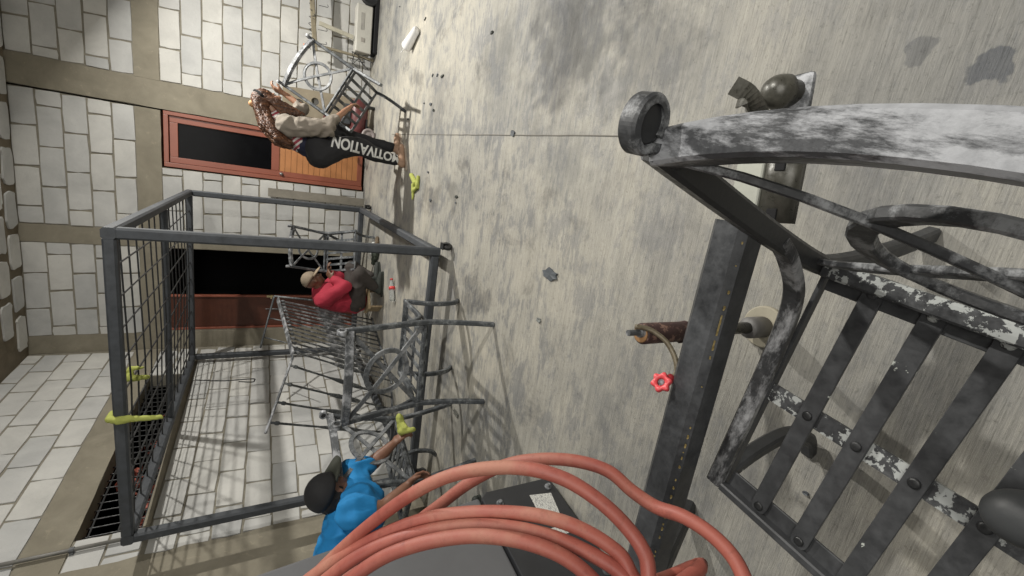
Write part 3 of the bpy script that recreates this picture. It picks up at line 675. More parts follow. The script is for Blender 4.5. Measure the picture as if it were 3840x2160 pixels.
for i in range(4): bm.faces.new((A[i], A[(i + 1) % 4], Bv[(i + 1) % 4], Bv[i]))
bev(obj('upper_body', bm, gm, mc), .012)
bm = NB(); pf = [(.03, .02), (.055, .06), (.06, .36), (.035, .395), (-1.6, .395), (-1.6, .02)]
A = [bm.verts.new(ma * a + mn * .012 + Vector((0, 0, z))) for a, z in pf]; Bv = [bm.verts.new(ma * a + mn * -.52 + Vector((0, 0, z))) for a, z in pf]
bm.faces.new(A); bm.faces.new(Bv)
for i in range(6): bm.faces.new((A[i], A[(i + 1) % 6], Bv[(i + 1) % 6], Bv[i]))
bp_ = bev(obj('lower_panel', bm, bk, mc), .006)
for (a, z) in ((0, .06), (-.44, .06), (-.02, .33), (-.40, .34), (-.85, .07)):
    bm = NB(); lathe(bm, [(0, 0), (.017, 0), (.017, .004), (.011, .005), (.011, .016), (.008, .019), (0, .019)], ma * a + mn * .0125 + Vector((0, 0, z)), 12, to_dir(mn)); obj('bolt', bm, M['sanded_pale'], bp_)
def mat_label():
    mt, nt, b = nmat('printed_label'); v = coords(nt, scale=(1, 1, 1)); wv = nd(nt, 'ShaderNodeTexNoise'); wv.inputs['Scale'].default_value = 90; nt.links.new(coords(nt, scale=(1, 1, 4)), wv.inputs['Vector'])
    c = ramp(nt, wv.outputs['Fac'], [(.50, (.62, .62, .58)), (.56, (.30, .30, .30))], 'LINEAR'); nt.links.new(c.outputs[0], b.inputs['Base Color']); return mt
def onm(dx, dy):
    r_ = ray(dx, dy); p0 = mc.location + mn * .0125; t_ = (p0 - O).dot(mn) / r_.dot(mn); p = O + r_ * t_ - mc.location; return ma * p.dot(ma) + Vector((0, 0, p.z))
for qd in (((1332, 1246), (1386, 1240), (1412, 1300), (1366, 1312)), ((1384, 1330), (1428, 1318), (1446, 1335), (1400, 1352))):
    bm = NB(); lo_ = [bm.verts.new(onm(*p) + mn * .0126) for p in qd]; hi_ = [bm.verts.new(onm(*p) + mn * .0138) for p in qd]; bm.faces.new(lo_); bm.faces.new(hi_)
    for j in range(4): bm.faces.new((lo_[j], lo_[(j + 1) % 4], hi_[(j + 1) % 4], hi_[j]))
    obj('paper_label', bm, mat_label(), bp_)
bm = NB(); mb(bm, -1.59, -.42, .56, .74, .001, .010); obj('black_band', bm, bk, mc)

# ------------------------------------------------------------------ salmon hose coil
mt, nt, b = nmat('dusty_hose'); f = noi(nt, coords(nt), 5, 7, .65, .3); f2 = noi(nt, coords(nt), 55, 5, .75)
c = ramp(nt, f, [(.36, (.27, .068, .052)), (.5, (.32, .092, .066)), (.66, (.37, .165, .115))]).outputs[0]
c = mixc(nt, .8, c, ramp(nt, f2, [(.28, (.68, .66, .64)), (.45, (1, 1, 1)), (.62, (1, 1, 1)), (.75, (1.2, 1.25, 1.3))]).outputs[0], 'MULTIPLY'); nt.links.new(c, b.inputs['Base Color'])
nt.links.new(ramp(nt, f, [(.3, .42), (.7, .72)]).outputs[0], b.inputs['Roughness']); bump(nt, b, f2, .25, .002); hose_m = mt
hs = thing('rubber_hose', 'coiled salmon-red rubber hose in front of the machine cabinet', 'hose', at(1250, 1600, .75))
ho = hs.location.copy(); HR = .0113
def hp(dx, dy, t): return at(dx, dy, t) - ho
loops = [
 [(690, 1560, .82), (800, 1440, .80), (900, 1345, .78), (1010, 1260, .76), (1110, 1205, .74), (1210, 1180, .72), (1320, 1178, .70), (1420, 1205, .68), (1510, 1262, .66), (1580, 1330, .645), (1625, 1400, .63), (1650, 1500, .62)],
 [(1020, 1335, .86), (1100, 1275, .84), (1180, 1215, .83), (1270, 1170, .82), (1360, 1155, .80), (1450, 1160, .78), (1530, 1185, .76), (1590, 1235, .74), (1650, 1275, .72), (1720, 1300, .69), (1790, 1345, .66), (1850, 1410, .63), (1890, 1500, .60)],
 [(650, 1570, .80), (760, 1470, .79), (860, 1400, .78), (960, 1345, .765), (1070, 1305, .75), (1180, 1290, .735), (1290, 1290, .72), (1390, 1305, .70), (1480, 1340, .685), (1560, 1395, .67), (1620, 1470, .66)],
 [(720, 1560, .76), (830, 1450, .75), (930, 1385, .745), (1040, 1345, .735), (1150, 1325, .72), (1260, 1325, .705), (1370, 1345, .69), (1470, 1385, .675), (1560, 1440, .66), (1620, 1510, .65)],
 [(760, 1580, .72), (850, 1485, .715), (950, 1410, .71), (1050, 1370, .70), (1160, 1350, .69), (1260, 1352, .675), (1360, 1375, .66), (1440, 1415, .65), (1510, 1480, .64), (1560, 1560, .63)]]
# one run of hose: the loops joined below the frame
path = []
order = [loops[1][::-1] + [(940, 1400, .86), (850, 1480, .84), (760, 1600, .82)], loops[0], loops[2][::-1], loops[3], loops[4][::-1]]
ctrl = []
for i, lp in enumerate(order):
    ctrl += [hp(*p) for p in lp]
    if i < len(order) - 1:
        a, b = Vector(hp(*lp[-1])), Vector(hp(*order[i + 1][0])); mid = (a + b) / 2 - Vector((0, 0, .10 + .02 * i)); 
        if (a - b).length > .02: ctrl.append(mid)
bm = NB(); tube(bm, spline(ctrl, 7), HR, 14); obj('hose', bm, hose_m, hs, True)

# arm on the cabinet that carries the coil (below the frame)
hb = thing('hose_bracket', 'dark bracket arm under the coiled hose, fixed to the cabinet side', 'bracket', ho)
bm = NB(); tube(bm, [Vector((.06, 0, -.012)), Vector((-.78, -.02, -.012))], .02, 10); obj('arm', bm, M['dark_iron'], hb, True)

# ------------------------------------------------------------------ things along the back wall
def onw(dx, dy, k=0):
    r = ray(dx, dy); p0 = BW.P(0, 0, k); t = (p0 - O).dot(BW.n) / r.dot(BW.n); return O + r * t
def sq(dx, dy, k=0):
    p = onw(dx, dy, k) - BW.P(0, 0, k); return p.dot(BW.d), p.z
pk = thing('grey_plank', 'weathered grey plank standing against the wall left of the red door', 'plank', BW.P(2.085, 0, .05))
bm = NB(); BW.rough(bm, 2.03, 2.137, .003, 1.197, .035, .062, amp=.002); obj('plank', bm, mat_conc('grey_board', (.20, .185, .155), (.27, .25, .21), 7), pk, world=True)
hbd = thing('board_with_hole', 'tan board with a round hole leaning on the wall behind the woman', 'board', BW.P(3.3, 0, .1))
bm = NB(); 
def wb(q, z, k): return BW.P(q, z, k)
hc = sq(793, 255, .10)
outer = [(3.10, .003), (3.46, .003), (3.42, 1.06), (3.10, 1.06)]; nn = 24
hole = [(hc[0] + .045 * math.cos(2 * math.pi * i / nn), hc[1] + .045 * math.sin(2 * math.pi * i / nn)) for i in range(nn)]
orr = []
for i in range(nn):
    a = 2 * math.pi * i / nn; c_, s_ = math.cos(a), math.sin(a); best = 9
    for (x0, z0), (x1, z1) in zip(outer, outer[1:] + outer[:1]):
        ex, ez = x1 - x0, z1 - z0; den = c_ * ez - s_ * ex
        if abs(den) < 1e-9: continue
        t_ = ((x0 - hc[0]) * ez - (z0 - hc[1]) * ex) / den; u_ = ((x0 - hc[0]) * s_ - (z0 - hc[1]) * c_) / den
        if t_ > 0 and -.001 <= u_ <= 1.001: best = min(best, t_)
    orr.append((hc[0] + c_ * best, hc[1] + s_ * best))
R4 = [[bm.verts.new(wb(q, z, k + .05 * (1.06 - z) * .6)) for q, z in lst] for lst, k in ((hole, .085), (orr, .085), (orr, .065), (hole, .065))]
for A, B2 in zip(R4, R4[1:] + R4[:1]):
    for j in range(nn): bm.faces.new((A[j], A[(j + 1) % nn], B2[(j + 1) % nn], B2[j]))
obj('board', bm, mat_conc('tan_board', (.24, .205, .15), (.33, .285, .21), 5), hbd, world=True)

# portable compressor
cpo = atz(945, 344, 0) ; ce = thing('air_compressor', 'small maroon air compressor with a pale wheel behind the woman\'s chair', 'compressor', cpo, -.25)
mar = simple('maroon_paint', (.13, .035, .035), .4, var=.2)
bm = NB(); lathe(bm, [(0, -.24), (.06, -.235), (.10, -.20), (.115, -.15), (.115, .15), (.10, .20), (.06, .235), (0, .24)], (.20, .22, .19), 22, Matrix.Rotation(R(90), 3, 'Y') ); obj('tank', bm, mar, ce, True)
bm = NB(); box(bm, (.18, .22, .345), (.16, .15, .10), None, .012); box(bm, (.30, .22, .33), (.10, .12, .08), None, .01); obj('motor', bm, M['primer'], ce)
bm = NB(); box(bm, (.14, .22, .50), (.03, .03, .22), None, .004); tube(bm, spline([(-.02, .15, .20), (-.06, .15, .45), (-.02, .15, .60), (.05, .15, .62)], 5), .012, 8); tube(bm, spline([(-.02, .30, .20), (-.06, .30, .45), (-.02, .30, .60), (.05, .30, .62)], 5), .012, 8); obj('handle', bm, mar, ce, True)
whl = simple('pale_hub', (.30, .26, .25), .5)
for yy in (.02, .40):
    bm = NB(); lathe(bm, [(0, -.012), (.02, -.016), (.03, -.010), (.055, -.010), (.060, -.018), (.082, -.016), (.086, 0), (.082, .016), (.060, .018), (.055, .010), (.03, .010), (.02, .016), (0, .012)], (.0, yy, .087), 26, Matrix.Rotation(R(90), 3, 'X')); obj('wheel', bm, whl, ce, True)
bm = NB(); tube(bm, [(0, .02, .087), (0, .40, .087)], .008, 8); box(bm, (.36, .21, .04), (.03, .12, .08), None, .004); box(bm, (.10, .21, .10), (.2, .2, .02)); obj('chassis', bm, M['dark_iron'], ce)

# appliance box on a dark stand
q0, z0 = sq(932, 137, .34); q1, z1 = sq(942, 30, .34)
ab = thing('appliance_box', 'long off-white appliance box with a slot and button, beside the wall', 'appliance', BW.P((q0 + q1) / 2, 0, .25))
ap = simple('old_white_plastic', (.50, .49, .44), .5, var=.08, scale=5)
bm = NB(); BW.box(bm, q0, q1 + .05, .075, .265, .16, .34); o = bev(obj('casing', bm, ap, ab, world=True), .012)
bm = NB(); BW.box(bm, q0 + .26, q0 + .46, .175, .215, .340, .343); obj('slot', bm, simple('slot_grey', (.33, .32, .29), .6), o, world=True)
bm = NB(); BW.box(bm, q0 + .12, q0 + .17, .165, .205, .340, .346); obj('button', bm, simple('button_grey', (.30, .28, .25), .6), o, world=True)
bm = NB(); BW.box(bm, q0 + .02, q1 + .25, .0, .05, .14, .36); BW.box(bm, q0 + .02, q1 + .25, .0505, .0745, .17, .30); bev(obj('stand', bm, M['black'], ab, world=True), .005)
# wooden hook rack
wd = mat_conc('raw_wood', (.19, .165, .115), (.30, .265, .19), 10)
hr = thing('hook_rack', 'rough wooden rail with wire hooks fixed before the wall above appliance box', 'rack', BW.P(sq(800, 20, .2)[0], 0, .2))
qa, za = sq(793, 128, .2); qb, zb = sq(785, -40, .2)
bm = NB(); bar(bm, BW.P(qa, za, .2), BW.P(qb, zb + .01, .2), .055, .04); obj('rail', bm, wd, hr, world=True)
qc, zc_ = sq(802, 60, .2); qd, zd = sq(935, 110, .2)
bm = NB(); bar(bm, BW.P(qc, zc_ - .0, .235), BW.P(qd, .28, .235), .05, .022, BW.d); obj('upright', bm, simple('pale_wood', (.42, .40, .32), .6), hr, world=True)
bm = NB(); bar(bm, BW.P(qa + .07, 0.001, .2), BW.P(qa + .07, za - .03, .2), .03, .03, BW.d); obj('back_post', bm, wd, hr, world=True)
def hook(q, z, up_=1, ln=.09):
    bm = NB(); pts = [BW.P(q, z, .235), BW.P(q + .004, z - ln, .245)]
    for i in range(7): a = math.pi * i / 6; pts.append(BW.P(q + .004 + .014 - .014 * math.cos(a), z - ln - .014 * math.sin(a), .245))
    tube(bm, pts, .0035, 5); obj('hook', bm, M['dark_iron'], hr, True, world=True)
for f in (.12, .33, .7): hook(qa + (qb - qa) * f, za - .02)
bm = NB(); base_p = BW.P((qa + qb) / 2, (za + zb) / 2 + .04, .2)
pts = [BW.P(qa + (qb - qa) * (i / 40), za + .035 + random.uniform(-.02, .05), .2 + random.uniform(-.02, .03)) for i in range(40)]
tube(bm, spline(pts, 3), .004, 5); obj('wire_tangle', bm, M['dark_iron'], hr, True, world=True)
bm = NB(); lathe(bm, [(0, 0), (.016, .004), (.018, .02), (.012, .035), (0, .038)], BW.P(qa + .03, za + .10, .22), 12); obj('orange_cap', bm, simple('orange_plastic', (.70, .20, .06), .4), hr, True, world=True)
# cable under the box
bm = NB(); q_, z_ = sq(925, 160, .2); pts = [BW.P(q_ + random.uniform(-.10, .12), max(.01, .12 + random.uniform(-.11, .20)), .2 + random.uniform(-.08, .14)) for i in range(22)]
cb = tag(obj('cable_tangle', bm, None), 'tangle of thin dark cables hanging by the off-white box', 'cable'); 
bm = NB(); tube(bm, spline(pts, 5), .0035, 5); me = cb.data; bm.to_mesh(me); bm.free(); me.materials.append(M['dark_iron'])
# pulley wheel at the top edge
pw = thing('pulley_wheel', 'dark grooved wheel with an arm standing beside the off-white box', 'wheel', BW.P(sq(955, -2, .34)[0], 0, .34))
bm = NB(); lathe(bm, [(0, -.02), (.03, -.024), (.04, -.012), (.075, -.012), (.085, -.022), (.115, -.02), (.12, 0), (.115, .02), (.085, .022), (.075, .012), (.04, .012), (.03, .024), (0, .02)], (0, 0, .125), 30, to_dir(BW.n)); obj('wheel', bm, M['dark_iron'], pw, True)
bm = NB(); bar(bm, (-.02, .03, .2), (.22, .05, .55), .05, .03); obj('arm', bm, M['dark_iron'], pw)

# ------------------------------------------------------------------ small things
yel = simple('lime_cloth', (.36, .39, .09), .85, var=.18, scale=30, bmp=.3)
def cloth(name, label, cat, blobs, org, group=None, vox=.008, fold=.004):
    t = thing(name, label, cat, org, group=group); bm = NB()
    for a, b, ra, rb in blobs: limb(bm, Vector(a) - Vector(org), Vector(b) - Vector(org), ra, rb)
    remesh('fabric', bm, yel, t, vox, 3, fold, 34); return t
def flat(o, k):
    pass
g0 = atz(1045, 465, .012); A_ = lambda dx, dy, z=.014: atz(dx, dy, z)
cloth('work_glove', 'crumpled lime work glove on the floor near the woman\'s feet', 'glove', [(A_(1035, 440), A_(1045, 460), .020, .026), (A_(1052, 445), A_(1050, 470), .016, .022), (A_(1040, 465), A_(1038, 500), .020, .010), (A_(1050, 470), A_(1040, 480), .018, .018)], g0, 'lime gloves and rags')
def rkp(x, y, z): return Vector((rx, ry, 0)) + RK @ Vector((x, y, z))
xk = -RW * .56
cl_pts = [rkp(xk + .05, -.05, RT + .02), rkp(xk, -.055, RT), rkp(xk, -.03, RT + .045), rkp(xk, .04, RT + .046), rkp(xk - .02, .055, RT), rkp(xk, -.052, RT - .05), rkp(xk - .005, -.06, RT - .20)]
cloth('tied_rag', 'lime rag wrapped round the near top tube of the rack', 'rag', [(cl_pts[1], cl_pts[2], .022, .020), (cl_pts[2], cl_pts[3], .020, .018), (cl_pts[3], cl_pts[4], .018, .016), (cl_pts[1], cl_pts[5], .024, .018), (cl_pts[5], cl_pts[6], .018, .012), (cl_pts[1], rkp(xk + .02, -.06, RT - .06), .02, .01)], rkp(xk, 0, RT), 'lime gloves and rags')
y0 = rkp(-RW * .5, .26, RT + .01)
cloth('draped_rag', 'darker lime rag draped on the wire mesh behind the tied one', 'rag', [(y0, y0 + Vector((.06, .02, .0)), .022, .018), (y0, y0 + Vector((.0, .02, -.09)), .020, .014), (y0 + Vector((.06, .02, 0)), y0 + Vector((.07, .0, -.07)), .014, .010)], y0, 'lime gloves and rags')
cc = at(1020, 1068, 2.82)
cloth('work_glove', 'lime glove lying on the seat of the iron chair by the man\'s hand', 'glove', [(at(1005, 1048, 2.84), at(1010, 1085, 2.82), .022, .026), (at(1010, 1085, 2.8), at(1040, 1080, 2.8), .020, .016), (at(1012, 1060, 2.84), at(1018, 1075, 2.8), .014, .018)], cc, 'lime gloves and rags')

# tipped cup with a stick
cu0, cu1 = atz(1026, 112, .050), atz(1047, 76, .036)
cup = thing('paper_cup', 'white paper cup with thin stick lying on the floor', 'cup', (cu0 + cu1) / 2)
L_ = (cu1 - cu0).length; bm = NB(); Qc = to_dir(cu1 - cu0)
lathe(bm, [(.048, -L_ * .62), (.052, -L_ * .62), (.052, -L_ * .57), (.050, -L_ * .56), (.033, L_ * .55), (.0, L_ * .55), (0, L_ * .5), (.031, L_ * .5), (.048, -L_ * .60)], (0, 0, 0), 26, Qc); obj('cup_body', bm, simple('white_paper', (.82, .82, .82), .6, var=.02, bmp=0), cup, True)
bm = NB(); tube(bm, [Qc @ Vector((.02, 0, -L_ * .3)), Qc @ Vector((.036, .0, -L_ * 1.35))], .004, 6); obj('stick', bm, simple('white_stick', (.8, .8, .8), .5, var=.02), cup)
# bottle lying on the floor
b_a, b_b = atz(987, 756, .033), atz(985, 702, .030)
bo = thing('plastic_bottle', 'clear plastic bottle with red cap and red label lying on floor', 'bottle', (b_a + b_b) / 2)
Lb = .25; Qb = to_dir(b_b - b_a)
mt, nt, b = nmat('clear_plastic'); b.inputs['Base Color'].default_value = (.85, .88, .88, 1); b.inputs['Roughness'].default_value = .12; b.inputs['Transmission Weight'].default_value = .85; b.inputs['IOR'].default_value = 1.2
bm = NB(); lathe(bm, [(0, -Lb * .5), (.022, -Lb * .5), (.031, -Lb * .46), (.032, -Lb * .3), (.029, -Lb * .22), (.032, -Lb * .12), (.032, Lb * .1), (.028, Lb * .2), (.014, Lb * .36), (.012, Lb * .42), (0, Lb * .42)], (0, 0, 0), 22, Qb); bb = obj('bottle_body', bm, mt, bo, True)
bm = NB(); lathe(bm, [(.0325, Lb * .0), (.0335, Lb * .0), (.0335, Lb * .13), (.0325, Lb * .13)], (0, 0, 0), 22, Qb); obj('label_band', bm, simple('red_label', (.62, .05, .05), .5), bb, True)
bm = NB(); lathe(bm, [(0, Lb * .43), (.015, Lb * .43), (.015, Lb * .5), (0, Lb * .5)], (0, 0, 0), 16, Qb); obj('cap', bm, simple('red_cap', (.5, .04, .04), .4), bo, True)

# paint flakes and leaf scraps
flk = simple('paint_flake', (.085, .095, .105), .6, var=.2); drk = simple('dark_scrap', (.03, .035, .03), .7)
def flake(dx, dy, sx, sy, rot, mat, label, n=11, nm='paint_flake', cat='flake'):
    c = atz(dx, dy, .003); bm = NB(); top = []
    for i in range(n):
        a = 2 * math.pi * i / n; k = random.uniform(.62, 1.12); top.append(rotz(rot) @ Vector((sx * k * math.cos(a), sy * k * math.sin(a), 0)))
    Av = [bm.verts.new(p) for p in top]; Bv = [bm.verts.new(p * .96 + Vector((0, 0, .003 + random.uniform(0, .006)))) for p in top]
    bm.faces.new(Av)
    cv = bm.verts.new((0, 0, .006))
    for i in range(n):
        bm.faces.new((Av[i], Av[(i + 1) % n], Bv[(i + 1) % n], Bv[i])); bm.faces.new((Bv[i], Bv[(i + 1) % n], cv))
    o = obj(nm, bm, mat); o.location = c; tag(o, label, cat, 'flakes and scraps strewn on the floor'); return o
flake(1385, 690, .070, .034, 1.25, flk, 'largest jagged grey paint flake on open floor', 15)
flake(1290, 335, .034, .018, .9, flk, 'grey flake lying across the floor joint line')
flake(1355, 805, .022, .014, 1.4, simple('pale_flake', (.2, .21, .2), .6), 'small pale grey flake on floor beyond the standpipe')
flake(1147, 1040, .055, .022, 1.3, simple('brown_flake', (.12, .12, .105), .7), 'jagged brown-grey flake by the front of man\'s chair', 13)
flake(1238, 82, .020, .010, 1.5, drk, 'dark scrap on the oily stain beyond the paper cup')
SM = [(1070, 48, .035, .007), (1088, 190, .022, .012), (1100, 189, .022, .014), (1113, 192, .034, .012), (1067, 260, .018, .010), (1084, 262, .03, .016), (1091, 278, .022, .014), (1077, 433, .022, .010), (1083, 503, .030, .018), (1149, 495, .028, .014), (1147, 510, .010, .008), (1017, 118, .018, .014), (1027, 300, .028, .014), (1245, 1290, .01, .008), (1548, 1278, .012, .008), (2240, 1290, .013, .006), (2028, 1240, .008, .006), (1006, 17, .012, .008)]
SML = ['thin dark scrap above the paper cup, near the top edge', 'first of four dark scraps in the row beyond the paper cup, nearest the wall', 'second of four scraps in the row beyond the paper cup', 'farthest out of the row of scraps beyond the paper cup', 'small scrap nearest the tilted chair\'s front leg', 'longer scrap in the trio out from the tilted chair\'s leg', 'squarish scrap in the trio out from the tilted chair\'s leg', 'little grey scrap beside the lime glove on the floor', 'dark leaf-like scrap past the fingertips of the lime floor glove', 'brown scrap farther from the wall than the lime floor glove', 'tiny speck next to the brown scrap on open floor', 'small scrap at the narrow end of the paper cup', 'dark scrap on the floor right beside the woman\'s shoe', 'speck of dirt on bare floor beside the machine cabinet', 'speck beside the steel tube near the hose', 'dark crumb on the floor seen through the seat straps', 'tiny crumb between the steel tube and the close seat', 'tiny speck beside the pulley wheel at the wall']
for i, (dx, dy, sx, sy) in enumerate(SM):
    flake(dx, dy, sx, sy, random.uniform(1.1, 1.7), flk if i % 3 else drk, SML[i], 7, 'floor_scrap', 'scrap')
# pile beside the far chair
jp = atz(952, 640, 0)
rg = thing('rag_heap', 'small heap of dark and white rags at the foot of the wall', 'rags', jp)
for nm, mt_, bl in (('dark_rag', simple('dark_rag', (.045, .055, .04), .9), [((0, 0, .03), (.12, .05, .03), .035, .03), ((.02, .1, .03), (-.1, .12, .03), .03, .028), ((-.06, .02, .03), (.03, -.06, .02), .022, .018)]),
                    ('white_rag', simple('white_rag', (.62, .62, .6), .9), [((.08, .16, .045), (.14, .1, .04), .022, .018), ((.02, .2, .04), (.08, .2, .035), .02, .016)]),
                    ('brown_rag', simple('brown_rag', (.12, .09, .06), .9), [((.1, -.04, .03), (.2, -.02, .02), .03, .02)])):
    bm = NB()
    for a, b_, ra_, rb_ in bl: limb(bm, a, b_, ra_, rb_)
    remesh(nm, bm, mt_, rg, .009, 2, .008, 25)
# handle at right edge above the close seat
kn = at(2585, 1310, .50); kt = thing('rubber_grip', 'smooth black rounded grip at the right edge over the close seat', 'grip', kn)
bm = NB(); ell(bm, (0, 0, 0), (.034, .040, .030), None, 24, 16); limb(bm, (0, 0, 0), ray(2720, 1330) * .5 - ray(2552, 1305) * .5, .030, .026)
remesh('grip', bm, simple('black_rubber', (.045, .048, .05), .5, var=.1), kt, .004, 6)

# ------------------------------------------------------------------ people
def mat_skin(name, c):
    mt, nt, b = nmat(name); f = noi(nt, coords(nt), 30, 4); cr_ = ramp(nt, f, [(.3, tuple(x * .88 for x in c)), (.7, tuple(x * 1.08 for x in c))]); nt.links.new(cr_.outputs[0], b.inputs['Base Color'])
    b.inputs['Roughness'].default_value = .5; b.inputs['Subsurface Weight'].default_value = .08; b.inputs['Subsurface Radius'].default_value = (.01, .004, .002); return mt
def head_shapes(bm, c, fw, up):
    fw = Vector(fw).normalized(); up = Vector(up); up = (up - fw * up.dot(fw)).normalized(); sd_ = fw.cross(up)
    Q = Matrix((sd_, fw, up)).transposed(); P = lambda x, y, z: Vector(c) + Q @ Vector((x, y, z))
    ell(bm, P(0, -.010, .025), (.073, .092, .088), Q); ell(bm, P(0, .018, -.045), (.056, .066, .062), Q); ell(bm, P(0, .055, -.088), (.024, .022, .018), Q)
    limb(bm, P(0, .084, -.002), P(0, .100, -.030), .009, .014); ell(bm, P(0, .078, -.060), (.024, .010, .007), Q); ell(bm, P(0, .074, -.067), (.020, .010, .007), Q)
    for s in (-1, 1):
        ell(bm, P(s * .074, -.004, -.012), (.009, .018, .030), Q); ell(bm, P(s * .040, .062, -.022), (.020, .018, .02), Q); ell(bm, P(s * .030, .078, .016), (.022, .010, .007), Q)
    return P, Q
def hand_shapes(bm, wr, d, palm_n, side, curl=.6):
    """wr wrist, d pointing direction, palm_n palm normal, side +1/-1 for the thumb side"""
    wr = Vector(wr); d = Vector(d).normalized(); pn = Vector(palm_n); pn = (pn - d * pn.dot(d)).normalized(); sx = d.cross(pn) * side
    limb(bm, wr, wr + d * .035 + sx * .012, .023, .021); limb(bm, wr, wr + d * .038 - sx * .014, .021, .019)
    limb(bm, wr + d * .035 + sx * .02, wr + d * .085 + sx * .026, .016, .0125); limb(bm, wr + d * .035 - sx * .014, wr + d * .078 - sx * .026, .015, .0115); limb(bm, wr + d * .03, wr + d * .085, .017, .0135)
    for k, (o_, L1) in enumerate(((.030, .036), (.011, .041), (-.009, .038), (-.028, .030))):
        p = wr + d * (.085 - .004 * abs(k - 1)) + sx * o_; a = 0; pts = [(p, .0098)]
        for j, f in enumerate((1, .7, .55)):
            a += curl * (.55 + .2 * j); dd = d * math.cos(a) + pn * math.sin(a); p = p + dd * L1 * f; pts.append((p, .0095 - .0009 * (j + 1)))
        chain(bm, pts)
    t0 = wr + d * .028 + sx * .026; t1 = t0 + (d * .55 + sx * .75 + pn * .35).normalized() * .036; t2 = t1 + (d * .85 + sx * .15 + pn * .5).normalized() * .03; chain(bm, [(t0, .014), (t1, .0115), (t2, .0095)])
def face_bits(P, Q, parent):
    bm = NB()
    for s in (-1, 1): ell(bm, P(s * .030, .079, .000), (.012, .008, .006), Q, 12, 8)
    e = obj('eyes', bm, simple('eye', (.30, .27, .25), .3, bmp=0), parent, True)
def shoe(parent, an, toe, mat, sole):
    an = Vector(an); toe = Vector(toe); f = Vector((toe.x - an.x, toe.y - an.y, 0)).normalized(); bm = NB()
    h0 = Vector((an.x, an.y, .045)) - f * .035; chain(bm, [(h0, .038), (h0 + f * .09, .040), (h0 + f * .17 - Vector((0, 0, .008)), .036), (h0 + f * .215 - Vector((0, 0, .012)), .028)]); limb(bm, h0 + f * .03, h0 + f * .03 + Vector((0, 0, .05)), .040, .040)
    for v_ in bm.verts:
        if v_.co.z < .012: v_.co.z = .012
    s = remesh('shoe', bm, mat, parent, .009, 2)
    bm = NB(); sd_ = f.cross(Vector((0, 0, 1))); out = []
    for i in range(22):
        a = 2 * math.pi * i / 22; x = math.cos(a); out.append(h0 + f * (.088 + .155 * x) + sd_ * ((.040 + .006 * x) * math.sin(a)) - Vector((0, 0, h0.z)))
    A = [bm.verts.new(p + Vector((0, 0, .001))) for p in out]; B2 = [bm.verts.new(p + Vector((0, 0, .019))) for p in out]; bm.faces.new(A); bm.faces.new(B2)
    for j in range(22): bm.faces.new((A[j], A[(j + 1) % 22], B2[(j + 1) % 22], B2[j]))
    obj('sole', bm, sole, s)

# --- the bending woman
wy = lambda dx, dy, y=4.42: aty(dx, dy, y)
hipc, chest, neckp, hd = wy(798, 374, 4.42), wy(722, 330, 4.42), wy(694, 290, 4.42), wy(676, 256, 4.42)
an1, an2 = atz(1000, 404, .09), atz(990, 372, .09); toe1, toe2 = atz(1012, 352, .02), atz(1000, 322, .02)
wr_t = Vector((hipc.x, hipc.y, 0)); P0_ = thing('person', 'woman with long brown hair bending over a tilted chair, in black trousers', 'person', wr_t)
W0 = lambda p: Vector(p) - wr_t
axis_w = (chest - hipc).normalized(); sidew = Vector((.2, 1, 0)).normalized()     # shoulder line away from the viewer
hip1, hip2 = hipc - sidew * .085, hipc + sidew * .085
kn1 = (hip1 + an1) / 2 + Vector((.07, -.03, .0)); kn2 = wy(838, 332, 4.62)
sh1, sh2 = wy(724, 318, 4.27), wy(705, 300, 4.57)
el1 = wy(818, 322, 4.20); h1 = wy(872, 276, 4.28); el2 = wy(764, 272, 4.55); h2 = wy(716, 236, 4.60)
skw = mat_skin('skin_light', (.32, .17, .105))
bm = NB(); Pw, Qw = head_shapes(bm, W0(hd), (.62, -.05, -.55), (.62, 0, .78))
chain(bm, [(W0(neckp), .052), (W0(hd), .05)]); chain(bm, [(W0(neckp), .06), (W0(chest), .11), (W0(hipc), .12)])
for sh, el, h in ((sh1, el1, h1), (sh2, el2, h2)): chain(bm, [(W0(chest), .07), (W0(sh), .052), (W0(el), .038), (W0(h), .025)])
hand_shapes(bm, W0(h1), h1 - el1, (0, .3, -1), 1, .7); hand_shapes(bm, W0(h2), Vector((-.1, 0, .6)) + (h2 - el2).normalized(), (1, .2, -.2), -1, .8)
for hp_, kn_, an_ in ((hip1, kn1, an1), (hip2, kn2, an2)): chain(bm, [(W0(hp_), .085), (W0(kn_), .052), (W0(an_), .035), (W0(an_) + Vector((0, 0, -.04)), .03)])
bw = remesh('body', bm, skw, P0_, .008, 3); face_bits(Pw, Qw, bw)
bm = NB()
for hp_, kn_, an_ in ((hip1, kn1, an1), (hip2, kn2, an2)):
    bt_ = hp_ - axis_w * .03 - Vector((.055, 0, .0))
    limb(bm, W0(bt_), W0(hp_), .112, .118); chain(bm, [(W0(bt_), .112), (W0(hp_.lerp(kn_, .5)), .106), (W0(kn_), .083), (W0(kn_.lerp(an_, .35)) - Vector((.02, 0, 0)), .076), (W0(an_) + Vector((0, 0, .03)), .050)])
limb(bm, W0(hipc), W0(hipc + axis_w * .06), .128, .115)
blk = simple('black_knit', (.014, .014, .016), .85, var=.2)
trw = remesh('trousers', bm, blk, P0_, .010, 4, .004, 9)
navy = simple('navy_top', (.012, .014, .035), .85); bm = NB(); chain(bm, [(W0(hipc + axis_w * .06), .122), (W0(hipc + axis_w * .20), .118)]); limb(bm, W0(hipc + axis_w * .1), W0(hipc + axis_w * .1 + Vector((.09, -.10, -.12))), .085, .075); remesh('waist_jacket', bm, navy, P0_, .010, 3, .006, 12)
